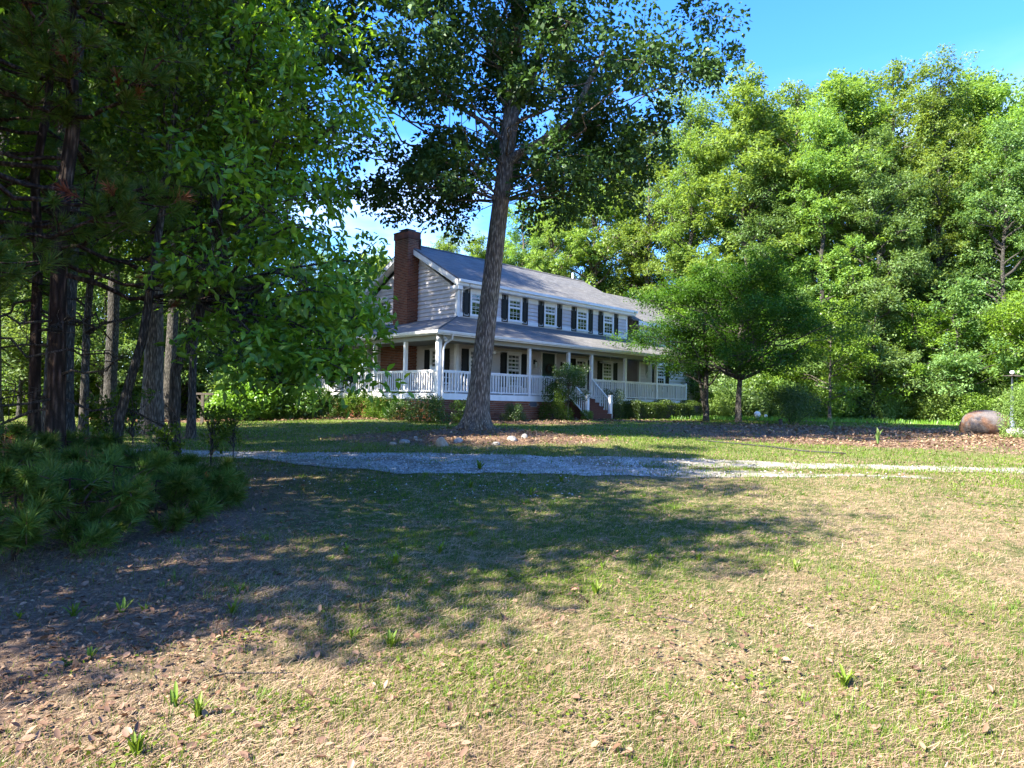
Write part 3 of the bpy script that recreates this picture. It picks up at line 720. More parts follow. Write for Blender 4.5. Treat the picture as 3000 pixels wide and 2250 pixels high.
win_sm(-(MY0 + 5.4), 5.55, (MX0, 0, 0), (0, 0, R90))
win_lo(-(MY0 + 1.25), 2.42, (MX0, 0, 0), (0, 0, R90))
for s in (-1, 1): link('shutter', sh_lo, house, (MX0, MY0 + 1.25 + s * .665, 2.34), (0, 0, R90))
# door
dx0 = MX0 + 5.78
door = MB().box(dx0 - .56, dx0 - .46, MY0 - .1, MY0 - .02, ZF + .001, ZF + 2.12).box(dx0 + .46, dx0 + .56, MY0 - .1, MY0 - .02, ZF + .001, ZF + 2.12).box(dx0 - .6, dx0 + .6, MY0 - .12, MY0 - .02, ZF + 2.121, ZF + 2.24).build('door', M['white'], house)
mb = MB().box(dx0 - .459, dx0 + .459, MY0 - .065, MY0 - .045, ZF + .03, ZF + 2.11)
for cx in (-.22, .22):
    for z0, z1 in ((.18, .85), (1.0, 1.6), (1.68, 1.98)): mb.box(dx0 + cx - .15, dx0 + cx + .15, MY0 - .078, MY0 - .066, ZF + z0, ZF + z1)
mb.build('door_leaf', M['door'], door)
MB().tube([(dx0 + .38, MY0 - .067, ZF + 1.0), (dx0 + .38, MY0 - .13, ZF + 1.0), (dx0 + .30, MY0 - .13, ZF + 1.0)], .014, 6).build('handle', M['metal_dark'], door)
# wreath
def torus(R, r, n=22, k=7, jit=0.0):
    v = []; f = []
    for i in range(n):
        a = 2 * math.pi * i / n
        for j in range(k):
            b = 2 * math.pi * j / k; rr = r * (1 + jit * (rng.random() - .5))
            v.append(((R + rr * math.cos(b)) * math.cos(a), rr * math.sin(b), (R + rr * math.cos(b)) * math.sin(a)))
    for i in range(n):
        for j in range(k): f.append((i * k + j, i * k + (j + 1) % k, ((i + 1) % n) * k + (j + 1) % k, ((i + 1) % n) * k + j))
    return v, f
v, f = torus(.19, .055, 26, 8, .7)
wr = MB().add(v, f).build('door_wreath', M['wreath'], None, loc=hw(dx0, MY0 - .15, ZF + 1.38), rot=(0, 0, math.radians(45)))
tag(wr, 'round twig wreath hanging on the dark front door', 'wreath')
# wall lamps beside the door
for s in (-1, 1):
    x = dx0 + s * .98; z = ZF + 1.62
    lamp = MB().box(x - .05, x + .05, MY0 - .06, MY0 - .043, z - .08, z + .14).tube([(x, MY0 - .06, z + .1), (x, MY0 - .15, z + .14), (x, MY0 - .17, z + .05)], .012, 6).build('wall_lamp', M['metal_dark'], house)
    MB().tube([(x, MY0 - .17, z - .24), (x, MY0 - .17, z + .02)], .055, 6).build('lamp_glass', M['lamp_glass'], lamp)
    MB().tube([(x, MY0 - .17, z + .021), (x, MY0 - .17, z + .09)], [.085, .02], 6).build('lamp_cap', M['metal_dark'], lamp)

# ---- right wing behind the dark tree
WX0, WX1, WY0, WY1 = MX1 + 1.3, MX1 + 10.2, MY0 + .02, MY1 - .3
WE, WR_, WYR = 6.35, 8.45, (MY0 + MY1) / 2
MB().box(MX1 + .05, WX0, MY0 + .9, MY0 + 1.1, ZF, ZE - .6).build('recessed_entry', M['interior'], house)
siding_wall('wall', (0, WY0, 0), (0, 0, 0), WX0 + .1, WX1 - .1, Z0 + .15, WE - .28)
trim(WX0 - .045, WX0 + .1, WY0 - .045, WY0 + .1, Z0, WE - .28); trim(WX1 - .1, WX1 + .045, WY0 - .045, WY0 + .1, Z0, WE - .28)
for xx in (WX0, WX1 - .14):
    MB().prism([(xx, WY0 + .1, Z0), (xx, WY1, Z0), (xx, WY1, WE - .1), (xx, WYR, WR_ - .2), (xx, WY0 + .1, WE - .1)], (.14, 0, 0)).build('wall', M['siding'], house)
MB().box(WX0, WX1, WY1 - .1, WY1, Z0, WE - .2).build('wall', M['siding'], house)
roof_panel('roof', [(WX0 - 1.2, WY0 - .4, WE), (WX1 + .3, WY0 - .4, WE), (WX1 + .3, WYR, WR_), (WX0 - 1.2, WYR, WR_)], .07, (1, 0, 0))
roof_panel('roof', [(WX0 - 1.2, WY1 + .4, WE), (WX1 + .3, WY1 + .4, WE), (WX1 + .3, WYR, WR_), (WX0 - 1.2, WYR, WR_)], .07, (1, 0, 0))
trim(WX0 - .7, WX1 + .3, WY0 - .44, WY0 - .40, WE - .25, WE - .03, 'fascia'); trim(WX0 - .6, WX1 + .28, WY0 - .398, WY0, WE - .28, WE - .252, 'soffit')
for x, z, f_, sh_ in ((MX0 + 15.6, 2.55, win_lo, sh_lo), (MX0 + 17.0, 4.75, win_up, sh_up), (MX0 + 20.2, 4.75, win_up, sh_up), (MX0 + 19.8, 2.55, win_lo, sh_lo)):
    f_(x, z, (0, WY0, 0))
    for s in (-1, 1): link('shutter', sh_, house, (x + s * .665, WY0, z - .1))

# ---- things on the porch
def ceiling_fan(x, label):
    fx = empty('ceiling_fan', hw(x, 1.2, ZB1 - .30), math.radians(45), label=label, cat='ceiling fan', group='ceiling fans hung from the porch ceiling')
    MB().tube([(0, 0, .0), (0, 0, .3)], .015, 6).build('downrod', M['white'], fx)
    MB().tube([(0, 0, -.12), (0, 0, -.06), (0, 0, .02)], [.05, .12, .09], 12).build('motor', M['white'], fx)
    bl = MB().box(.1, .62, -.06, .06, -.006, .006).mesh('blade', M['white'])
    for k in range(5): link('blade', bl, fx, (0, 0, -.02), (math.radians(10), 0, k * 2 * math.pi / 5 + .3))
ceiling_fan(3.95, 'white ceiling fan over the porch left of the front door')
ceiling_fan(12.1, 'white ceiling fan over the porch right of the steps')

def rocker(x, y, rz, label):
    r = empty('rocking_chair', hw(x, y, ZF), math.radians(45) + rz, label=label, cat='chair')
    MB().box(-.27, .27, -.25, .25, .40, .44).build('seat', M['white'], r)
    for sx in (-1, 1):
        MB().tube([(sx * .26, -.42, .06), (sx * .26, -.1, .022), (sx * .26, .2, .03), (sx * .26, .5, .12)], .018, 6).build('rocker', M['white'], r)
        MB().box(sx * .26 - .02, sx * .26 + .02, -.24, -.20, .03, .64).build('leg', M['white'], r)
        MB().prism([(sx * .26 - .02, .20, .04), (sx * .26 - .02, .24, .04), (sx * .26 - .02, .40, 1.12), (sx * .26 - .02, .36, 1.12)], (.04, 0, 0)).build('back_post', M['white'], r)
        MB().box(sx * .26 - .035, sx * .26 + .035, -.28, .28, .641, .665).build('armrest', M['white'], r)
    for k in range(5):
        xx = -.18 + k * .09
        MB().prism([(xx - .02, .25, .46), (xx - .02, .265, .46), (xx - .02, .385, 1.06), (xx - .02, .37, 1.06)], (.04, 0, 0)).build('back_slat', M['white'], r)
rocker(1.3, 1.35, 0.3, 'white wooden rocking chair behind the railing at the porch corner')
MB_ = MB()
chm = empty('wind_chime', hw(14.0, .3, ZB0 - .2), label='thin metal wind chime hanging between the right porch posts', cat='wind chime')
MB().tube([(0, 0, 0), (0, 0, .3)], .004, 4).build('cord', M['metal_dark'], chm)
MB().tube([(0, 0, -.01), (0, 0, .01)], .06, 10).build('disc', M['wood_post'], chm)
for k in range(5):
    a = k * 2 * math.pi / 5; MB().tube([(.045 * math.cos(a), .045 * math.sin(a), -.35 - .08 * k), (.045 * math.cos(a), .045 * math.sin(a), -.03)], .01, 6).build('chime_tube', M['metal_grey'], chm)
# covered grill by the wall, behind the oak
gr = empty('barbecue_grill', hw(4.1, MY0 - .55, ZF), math.radians(45), label='dark kettle barbecue grill against the porch wall beside the oak trunk', cat='grill')
def revolve(prof, n=16):
    v = []; f = []
    for r, z in prof:
        for i in range(n): a = 2 * math.pi * i / n; v.append((r * math.cos(a), r * math.sin(a), z))
    for j in range(len(prof) - 1):
        for i in range(n): k = (i + 1) % n; f.append((j * n + i, j * n + k, (j + 1) * n + k, (j + 1) * n + i))
    return v, f
MB().add(*revolve([(.02, .42), (.16, .46), (.26, .58), (.29, .7)])).build('bowl', M['metal_dark'], gr, True)
MB().add(*revolve([(.295, .705), (.27, .84), (.16, .96), (.02, 1.0)])).build('lid', M['metal_dark'], gr, True)
for k in range(3):
    a = k * 2.094; MB().tube([(.14 * math.cos(a), .14 * math.sin(a), .5), (.27 * math.cos(a), .27 * math.sin(a), .0)], .012, 6).build('leg', M['metal_grey'], gr)

# ------------------------------------------------------------------ trees
def rnd_unit(r, n):
    v = r.normal(size=(n, 3)); return unit(v)
def curve(p0, p1, r, n=7, sag=0.0, wob=0.06):
    """a limb from p0 to p1 that leaves the trunk rising and bends over"""
    p0 = np.array(p0, float); p1 = np.array(p1, float); d = p1 - p0; L_ = np.linalg.norm(d)
    t = np.linspace(0, 1, n)[:, None]
    P = p0 + d * t
    P[:, 2] += (np.sin(t[:, 0] * math.pi) * sag * L_)
    w = r.normal(size=(n, 3)) * wob * L_ * np.sin(t * math.pi); w[:, 2] *= .5
    return P + w
def make_tree(seed, H, tr, crown, n_clump, clump_r, n_leaf, leaf, kind, leaf_m, bark_m, flat=0.6, lean=(0, 0), base=0.2, lim=1.0, twigs=5, flare=1.5, seg=9, trunk_path=None, top_frac=0.98, broad=False, horiz=0.0, limb_from=None, extra=(), droop=0.0, leaf_aspect=0.5, lumps=9, limb_r=1.0, taper=.82, spray=.42):
    """crown(h) -> radius at relative height h (0..1 of the crown span); base: crown base as a fraction of H"""
    r = np.random.default_rng(seed)
    wood = MB()
    if trunk_path is None:
        n = 12; t = np.linspace(0, 1, n)
        path = np.stack([lean[0] * t ** 1.3 * H + r.normal(0, .012 * H, n) * t, lean[1] * t ** 1.3 * H + r.normal(0, .012 * H, n) * t, t * H * top_frac], 1)
    else:
        path = np.array(trunk_path, float); n = len(path); t = path[:, 2] / path[-1, 2]
    rad = tr * (1 - taper * t ** 1.1); rad[0] *= flare
    # refine the base for the flare
    tt = np.concatenate([[-.02, 0, .012, .03, .055, .09], t[1:]]) if flare > 1 else t
    tt = np.array(sorted(set(tt)))
    pp = np.stack([np.interp(tt, t, path[:, k]) for k in range(3)], 1); pp[tt < 0, 2] = -.25
    rr = tr * (1 - taper * np.clip(tt, 0, 1) ** 1.1) * (1 + (flare - 1) * np.exp(-np.clip(tt, 0, 1) * H / (.35 + tr)))
    wood.tube(pp, rr, 14 if tr > .2 else seg, wob=.05, rng=r)
    cz0 = base * H; span = H - cz0
    def trunk_at(z):
        return np.array([np.interp(z, path[:, 2], path[:, 0]), np.interp(z, path[:, 2], path[:, 1]), z])
    C_ = []
    # lobes: a few big masses, each made of clumps
    tries = 0
    while len(C_) < n_clump and tries < n_clump * 60:
        tries += 1
        h = r.random() ** 0.85; R = crown(h); a = r.random() * 2 * math.pi; q = math.sqrt(r.random()) * .92
        wobR = 1 + .22 * math.sin(a * 3 + seed) + .15 * math.sin(a * 5 + h * 7 + seed * 2)
        c = trunk_at(cz0 + h * span) + np.array([math.cos(a), math.sin(a), 0]) * R * q * wobR
        c[2] += r.normal(0, .03 * span)
        if any(np.linalg.norm((c - o) / [1, 1, flat]) < clump_r * .62 for o in C_) and r.random() < .85: continue
        C_.append(c)
    C_ += [np.array(e, float) for e in extra]
    P, Tt, Nn, S, Ti = [], [], [], [], []
    per = max(1, n_leaf // max(1, len(C_)))
    for ci, c in enumerate(C_):
        cr = clump_r * r.uniform(.7, 1.3)
        tz = max(c[2] - lim * np.hypot(c[0] - trunk_at(c[2])[0], c[1] - trunk_at(c[2])[1]) * r.uniform(.35, .8) - .3, cz0 * .75 if limb_from is None else limb_from)
        tz = min(tz, H * .93); o = trunk_at(tz)
        Lb = np.linalg.norm(c - o)
        r0 = max(.012, min(tr * (1 - .8 * tz / H) * .55, .012 + .016 * Lb)) * limb_r
        wood.tube(curve(o, c, r, 7, .06 if droop == 0 else -.02), np.linspace(r0, r0 * .3, 7), 6, cap=False)
        # twigs, each carrying a spray of leaves
        k = max(3, int(lumps * r.uniform(.8, 1.3)))
        d = rnd_unit(r, k); d[:, 2] = d[:, 2] * .75 + .18
        tw = c + d * [cr, cr, cr * flat] * (r.random((k, 1)) ** .4)
        for j in range(min(k, twigs)):
            wood.tube(np.array([c, (c + tw[j]) / 2 + r.normal(0, .05, 3) * cr, tw[j]]), [r0 * .3, r0 * .2, .006], 4, cap=False)
        m = int(per / k) + 1
        for j in range(k):
            g = r.normal(size=(m, 3)); g *= (r.random((m, 1)) ** .33) / (np.linalg.norm(g, axis=1)[:, None] + 1e-6)
            p = tw[j] + g * [cr * spray, cr * spray, cr * spray * .72 * flat / .6]
            p[:, 2] -= droop * np.abs(g[:, 0]) * cr * .3
            P.append(p); out = unit(p - c + np.array([0, 0, .15]))
            tdir = out * .6 + rnd_unit(r, m) * .9; tdir[:, 2] = tdir[:, 2] * (1 - horiz) - .35 * (1 - horiz * .6)
            nn = rnd_unit(r, m) * (1 - .6 * horiz) + np.array([0, 0, .9 + horiz * 1.2]) + out * .5
            Tt.append(tdir); Nn.append(nn)
            S.append(leaf * r.uniform(.65, 1.3, m)); Ti.append(np.clip(r.normal(.45, .22, m) + r.normal(0, .12), 0, 1))
    P = np.vstack(P); Tt = np.vstack(Tt); Nn = np.vstack(Nn); S = np.concatenate(S); Ti = np.concatenate(Ti)
    fn = leaf_broad if broad else leaf_quads
    v, f, ti = fn(P, Tt, Nn, S, S * leaf_aspect, Ti)
    cm = fast_mesh(kind + '_leaves', v, f, 4, leaf_m, ti)
    return wood.mesh(kind + '_trunk', bark_m, True), cm, C_, (P, Tt, Nn, S, Ti)
def place_tree(name, meshes, x, y, label, cat='tree', group=None, rz=0.0, s=1.0, sz=None, mat=None, z=None, crown_name='crown'):
    root = empty(name, (x, y, gzf(x, y) if z is None else z), rz, label=label, cat=cat, group=group)
    sc_ = (s, s, s if sz is None else sz)
    link('trunk', meshes[0], root, scale=sc_)
    c = link(crown_name, meshes[1], root, scale=sc_, kind='stuff')
    if mat:
        c.material_slots[0].link = 'OBJECT'; c.material_slots[0].material = mat
    return root

# ---- the big oak in the middle
def oak_crown(h):
    return 5.2 * (math.sin(min(1, (h + .12) * 1.15) * math.pi * .92) ** .6 if h < .8 else .75) + .4
OX, OY = ux(1397, 19), 19.0
opath = [(0, 0, 0), (.10, 0, 1.5), (.26, 0, 3.2), (.42, 0, 5.0), (.62, .05, 7.0), (.80, .1, 9.0), (.90, .1, 11), (.9, .1, 13), (.7, 0, 16), (.6, 0, 19.5)]
oex = [(3.1, -1.4, 6.6), (3.9, -.5, 7.2), (2.2, -.8, 6.2), (1.9, 1.4, 6.4), (4.6, 1.5, 8.0), (-3.8, -1.2, 7.4), (-2.6, .6, 6.4), (-1.5, -1.8, 6.6), (-4.6, .4, 8.2), (2.8, 2.2, 7.3), (-.9, 1.5, 6.1), (-3.3, 2, 7), (-1.0, -2.4, 8.2), (1.3, -2.6, 8.4), (5.3, -1.2, 9.4), (-5.2, -.8, 9.6), (4.0, -2.2, 9.6)]
oak = make_tree(3, 20, .275, oak_crown, 135, 1.1, 100000, .148, 'oak', M['leaf_oak'], M['bark_oak'], flat=.8, base=.33, trunk_path=opath, flare=1.7, limb_from=6.3, extra=oex, lumps=12, spray=.30, droop=.4, leaf_aspect=.62, limb_r=.32, lim=.6, taper=.55)
oak_root = place_tree('oak_tree', oak, OX, OY, 'tall oak with a thick grey trunk in front of the porch, stones at its foot', 'tree', z=gzf(OX, OY) - .05)
r_ = np.random.default_rng(8)
MB().tube([(.62, 0, 7.2), (1.0, -.15, 7.55), (1.6, -.3, 7.85), (2.45, -.4, 8.35), (2.75, -.4, 9.2), (3.3, -.3, 10.4)], [.12, .12, .105, .095, .08, .05], 9, wob=.08, rng=r_).build('limb', M['bark_oak'], oak_root, True)
MB().tube([(.74, .0, 8.6), (1.15, -.1, 9.2), (1.5, -.1, 10.2), (1.75, 0, 11.4), (2.0, 0, 13.5)], [.12, .12, .10, .08, .05], 9, wob=.08, rng=r_).build('limb', M['bark_oak'], oak_root, True)
MB().tube([(.66, 0, 7.9), (0, -.2, 8.4), (-.9, -.3, 8.9), (-1.9, -.3, 9.0), (-3.2, -.4, 9.1)], [.08, .06, .05, .04, .02], 8, wob=.08, rng=r_).build('limb', M['bark_oak'], oak_root, True)
# root buttresses
rb = MB()
for a in (0.2, 1.1, 2.2, 3.0, 3.7, 4.5, 5.4):
    c_, s_ = math.cos(a), math.sin(a)
    rb.tube([(c_ * .17, s_ * .17, .70), (c_ * .28, s_ * .28, .28), (c_ * .45, s_ * .45, .05), (c_ * .75, s_ * .7, -.08)], [.10, .12, .10, .05], 8, wob=.1, rng=r_)
rb.build('root_flare', M['bark_oak'], oak_root, True)

# ---- woods: a few grown trees, copied with turns and sizes
def c_round(h): return 3.9 * max(.15, math.sin(min(1, h * .88 + .14) * math.pi)) ** .55
def c_tall(h): return 3.2 * max(.2, math.sin(min(1, h * .85 + .16) * math.pi)) ** .5
def c_under(h): return 2.6 * max(.25, math.sin(min(1, h * .8 + .2) * math.pi)) ** .5
W = []
W.append(make_tree(21, 21, .24, c_round, 58, 1.35, 36000, .20, 'woods', M['leaf_wood'], M['bark_pale'], base=.20, lumps=13, flat=.75, spray=.31, limb_r=1.5, horiz=.25))
W.append(make_tree(22, 22, .22, c_tall, 54, 1.25, 34000, .19, 'woods', M['leaf_wood2'], M['bark_grey'], base=.25, lumps=14, flat=.8, spray=.30, limb_r=1.5, horiz=.2, lean=(.02, 0)))
W.append(make_tree(23, 19, .20, c_round, 50, 1.3, 32000, .21, 'woods', M['leaf_wood'], M['bark_pale'], base=.16, lumps=13, flat=.65, spray=.31, limb_r=1.6, horiz=.3, lean=(-.03, .01)))
W.append(make_tree(24, 23, .25, c_tall, 58, 1.3, 36000, .19, 'woods', M['leaf_wood'], M['bark_grey'], base=.30, lumps=13, flat=.75, spray=.31, limb_r=1.5, horiz=.25))
U = []
U.append(make_tree(31, 7.0, .09, c_under, 34, 1.0, 11000, .17, 'understory', M['leaf_lime'], M['bark_pale'], base=.14, flat=.5, horiz=.35, lumps=8, lim=.5))
U.append(make_tree(32, 8.5, .10, c_under, 40, 1.0, 12000, .18, 'understory', M['leaf_wood2'], M['bark_grey'], base=.10, flat=.55, horiz=.3, lumps=8, lim=.6))
# shrub prototypes (no tall trunk)
def make_shrub(seed, R, H, n, leaf, leaf_m, n_cl=16, flat=.7, stems=6, low=.12, broad=False):
    r = np.random.default_rng(seed); wood = MB(); C_ = []
    for i in range(n_cl):
        a = r.random() * 6.283; q = math.sqrt(r.random()) * R * .78; h = low * H + r.random() * H * .72
        k = math.sqrt(max(.05, 1 - (h / H - .35) ** 2 * 1.6)); C_.append(np.array([math.cos(a) * q * k, math.sin(a) * q * k, h]))
    for c in C_[:max(stems, 4)]: wood.tube(curve((c[0] * .15, c[1] * .15, -.05), c, r, 5, .05), np.linspace(.018, .005, 5), 5, cap=False)
    P, T_, N_, S, Ti = [], [], [], [], []
    m = n // n_cl
    for c in C_:
        g = rnd_unit(r, m) * (r.random((m, 1)) ** .28) * R * .40; g[:, 2] *= flat * H / R / 1.1
        p = c + g; p[:, 2] = np.abs(p[:, 2] - .02) + .02; P.append(p); o = unit(g + 1e-6)
        T_.append(o * .7 + rnd_unit(r, m)); N_.append(rnd_unit(r, m) + o * .8 + [0, 0, .7]); S.append(leaf * r.uniform(.6, 1.3, m)); Ti.append(np.clip(r.normal(.45, .25, m), 0, 1))
    P, T_, N_, S, Ti = np.vstack(P), np.vstack(T_), np.vstack(N_), np.concatenate(S), np.concatenate(Ti)
    v, f, ti = (leaf_broad if broad else leaf_quads)(P, T_, N_, S, S * .55, Ti)
    return wood.mesh('shrub_stem', M['bark_grey'], True), fast_mesh('shrub_foliage', v, f, 4, leaf_m, ti)
def place_shrub(name, meshes, x, y, label, cat='shrub', group=None, rz=0.0, s=1.0, sz=None, mat=None, z=None):
    root = empty(name, (x, y, gzf(x, y) if z is None else z), rz, label=label, cat=cat, group=group)
    sc_ = (s, s, s if sz is None else sz)
    link('stem', meshes[0], root, scale=sc_); c = link('foliage', meshes[1], root, scale=sc_, kind='stuff')
    if mat: c.material_slots[0].link = 'OBJECT'; c.material_slots[0].material = mat
    return root
SH = [make_shrub(41, 1.0, 1.4, 5200, .075, M['leaf_shrub']), make_shrub(42, 1.0, 1.3, 4800, .085, M['leaf_shrub'], 13), make_shrub(43, 2.0, 2.6, 9000, .15, M['leaf_lime'], 22)]

rt = np.random.default_rng(77)
woods_lab = ['tall leafy tree in the sunlit woods to the right of the house', 'tall tree deeper in the woods behind the front row of trees', 'tree rising behind the roof of the house', 'tall shaded tree in the dark woods on the left']
def wt(i, x, y, s, lab, sz=None, grp=None, mat=None):
    return place_tree('woods_tree', W[i % 4], x, y, woods_lab[lab], group=grp or ['trees of the sunlit woods', 'trees deep in the woods', 'trees behind the house', 'trees of the dark woods on the left'][lab], rz=rt.random() * 6.28, s=s, sz=sz, mat=mat)
# front row on the right (column in the photo, distance, height wanted above the ground in m)
def htop(py, Y, px): return EYE + (hz(px) - py) / F * Y - 1.0
HW = [21, 22, 19, 23]
ORD = 'first second third fourth fifth sixth seventh eighth ninth tenth eleventh twelfth thirteenth fourteenth fifteenth sixteenth seventeenth eighteenth nineteenth twentieth'.split()
front = [(2020, 320, 47), (2180, 285, 44), (2330, 270, 46), (2490, 245, 42), (2620, 215, 44), (2750, 265, 41), (2880, 240, 43), (3020, 250, 40), (3190, 240, 42), (1890, 400, 51), (2405, 360, 40), (2560, 420, 39), (2950, 420, 38.5), (2260, 480, 42)]
front.sort()
for k, (px, py, Y) in enumerate(front):
    i = [0, 3, 2, 1][k % 4]; h = htop(py, Y, px) + .6
    o_ = wt(i, ux(px, Y), Y, max(.75, h / HW[i]) * 1.0, 0, sz=h / HW[i]); o_['label'] = 'tall leafy tree, ' + ORD[k] + ' from the left in the front row of the sunlit woods'
for k in range(16):
    px = 1500 + k * 125 + rt.uniform(-30, 30); Y = rt.uniform(51, 60); i = rt.integers(4)
    py = np.interp(px, [1450, 1600, 1800, 2000, 2250, 2400, 2500, 3400], [620, 560, 450, 380, 320, 345, 280, 280]) + rt.uniform(0, 60)
    h = htop(py, Y, px); o_ = wt(i, ux(px, Y), Y, max(.85, h / HW[i]), 1, sz=h / HW[i]); o_['label'] = 'tree deep in the woods, ' + ORD[k] + ' from the left behind the front row'
for k, (px, py, Y) in enumerate(((1020, 800, 58), (1120, 760, 60), (1230, 730, 62), (1300, 690, 66), (1390, 710, 60), (1480, 690, 64), (1560, 650, 60), (1650, 600, 58), (1750, 560, 60))):
    i = rt.integers(4); h = htop(py, Y, px); o_ = wt(i, ux(px, Y), Y, max(.8, h / HW[i]), 2, sz=h / HW[i]); o_['label'] = 'tree rising behind the house roof, ' + ORD[k] + ' from the left'
# understory along the edge of the woods
ulab = 'low layered tree with bright spring leaves at the edge of the woods'
for k, (px, Y, i, s) in enumerate([(2440, 35.5, 0, .85)] + sorted([(2240, 40, 0, .95), (2560, 37.5, 1, .95), (2680, 38, 0, .9), (2800, 36.5, 1, .9), (2900, 37.5, 0, .85), (3040, 34.5, 0, .95), (2120, 43, 1, 1.0), (2330, 38.5, 1, .9), (1980, 46, 0, 1.15), (2740, 41, 1, 1.15), (3150, 36, 1, 1.0), (2060, 45, 0, 1.2), (2400, 41, 0, 1.1)])):
    if k == 0: place_tree('dogwood_tree', U[0], ux(2432, 35.5), 35.5, 'small tree with a pale bare trunk and bright layered leaves right of the round bush', s=s, rz=1.2)
    else: place_tree('understory_tree', U[i], ux(px, Y), Y, 'low layered tree with spring leaves, ' + ORD[k - 1] + ' from the left at the sunlit woods edge', group='layered trees at the edge of the woods', rz=rt.random() * 6.28, s=s)
for k in range(30):
    px = 2110 + k * 34 + rt.uniform(-10, 10); Y = 38 + rt.uniform(-.6, 1.5) - (px > 2750) * 1.5
    place_shrub('woodland_shrub', SH[2], ux(px, Y), Y, 'bright green bush along the foot of the woods', group='bushes at the foot of the woods', rz=rt.random() * 6.28, s=rt.uniform(.55, .95), mat=[None, M['leaf_wood'], M['leaf_wood2']][k % 3])

# dark trees on the left: in view, and beyond the frame where they throw the shade on the yard
hc_ = make_tree(92, 23, .24, c_round, 50, 1.3, 17000, .21, 'high', M['leaf_dark'], M['bark_grey'], base=.5, flat=.85, lumps=11)  # crown kept high and thin: dappled shade above, sun passes below to the shrubs
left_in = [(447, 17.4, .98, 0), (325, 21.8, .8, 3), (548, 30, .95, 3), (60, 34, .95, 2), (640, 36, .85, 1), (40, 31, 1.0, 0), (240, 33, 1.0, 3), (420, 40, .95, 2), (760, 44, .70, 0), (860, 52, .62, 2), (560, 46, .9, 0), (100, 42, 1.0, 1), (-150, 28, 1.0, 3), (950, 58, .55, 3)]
labs = {0: 'thick straight grey trunk right of the leaning saplings on the left lawn', 1: 'grey trunk at the back left of the lawn with its crown raised to let sun past', 2: 'slim shaded trunk beside the T shaped post at the woods edge', 3: 'broad crowned tree behind the pines at the left'}
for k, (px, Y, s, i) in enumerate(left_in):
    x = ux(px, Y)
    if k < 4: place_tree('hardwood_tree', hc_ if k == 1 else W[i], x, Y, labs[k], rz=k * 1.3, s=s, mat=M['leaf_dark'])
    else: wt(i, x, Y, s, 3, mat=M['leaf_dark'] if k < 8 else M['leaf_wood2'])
ofl = [(-13.5, 12.5, .95), (-24, 9, 1.05), (-16.5, 6.5, .8), (-29, 27, 1.1), (-21, 30, .85), (-35, 6, 1.1)]
for k, (x, y, s) in enumerate(ofl):
    wt(k, x, y, s, 3, mat=M['leaf_dark'])
for k, (x, y, s, lab) in enumerate(((-17.2, 23.2, 1.0, 'high crowned tree added behind the pines to shade the gable'), (-8.8, 13.6, 1.0, 'high crowned tree added behind the main pine to shade the oak crown'), (-13.2, 26.9, .9, 'high crowned tree added beside the sunlit shrubs to dapple the gable'))):
    place_tree('woods_tree', hc_, x, y, lab, rz=k * 1.7, s=s)  # trees added as shade casters for the gable and the oak crown
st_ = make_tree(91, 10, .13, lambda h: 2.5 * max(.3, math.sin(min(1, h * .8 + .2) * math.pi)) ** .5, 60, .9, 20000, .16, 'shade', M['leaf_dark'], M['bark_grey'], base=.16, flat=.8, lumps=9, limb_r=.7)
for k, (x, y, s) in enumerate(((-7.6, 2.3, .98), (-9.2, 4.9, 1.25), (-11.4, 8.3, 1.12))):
    place_tree('shade_tree', st_, x, y, 'leafy tree beyond the left edge whose shade falls on the foreground lawn', group='trees beyond the left edge', rz=k * 2.1, s=s)
# understory in the left woods
for k, (px, Y, i, s, m_) in enumerate(sorted([(300, 27, 1, .75, None), (180, 28, 0, .8, None), (520, 29, 1, .75, None), (690, 33, 0, .8, 'leaf_wood'), (60, 27, 1, .8, None), (400, 33, 0, .9, None), (610, 31, 0, .7, None), (760, 37, 1, .9, 'leaf_wood'), (840, 40, 0, .9, 'leaf_wood'), (930, 46, 1, 1, None), (1010, 50, 0, 1.1, 'leaf_wood'), (-40, 30, 0, .9, None)], key=lambda q: q[0])):
    place_tree('understory_tree', U[i], ux(px, Y), Y, 'low leafy tree of the left woods, ' + ORD[k] + ' from the left', group='low trees of the left woods', rz=rt.random() * 6.28, s=s, mat=M[m_] if m_ else M['leaf_wood2'])
for k in range(22):
    px = -60 + k * 42 + rt.uniform(-15, 15); Y = rt.uniform(28, 34)
    place_shrub('woodland_shrub', SH[2], ux(px, Y), Y, 'shaded bush along the back of the left lawn', group='bushes behind the left lawn', rz=rt.random() * 6.28, s=rt.uniform(.5, .85), mat=M['leaf_dark'] if k % 3 else M['leaf_wood2'])
# far mass of the forest
r = np.random.default_rng(5); n = 110000
ang = r.uniform(-1.25, 1.15, n); dist = r.uniform(66, 84, n); hh = r.random(n) ** 1.25
X_ = np.sin(ang) * dist; Y_ = np.cos(ang) * dist; top = 11.5 + 2.5 * np.sin(ang * 23) + 1.5 * np.sin(ang * 57) + 8 * smooth(.15, .4, ang) + 6 * smooth(-.3, -.5, ang)
P = np.stack([X_, Y_, 1 + hh * top], 1); T_ = rnd_unit(r, n); N_ = rnd_unit(r, n) + [0, 0, .6]; S = r.uniform(.45, 1.0, n)
v, f, ti = leaf_quads(P, T_, N_, S, S * .6, r.random(n))
link('distant_woods', fast_mesh('distant_woods', v, f, 4, M['leaf_wood2'], ti), kind='stuff', label='far edge of the forest closing the view behind the nearer trees', cat='woods')

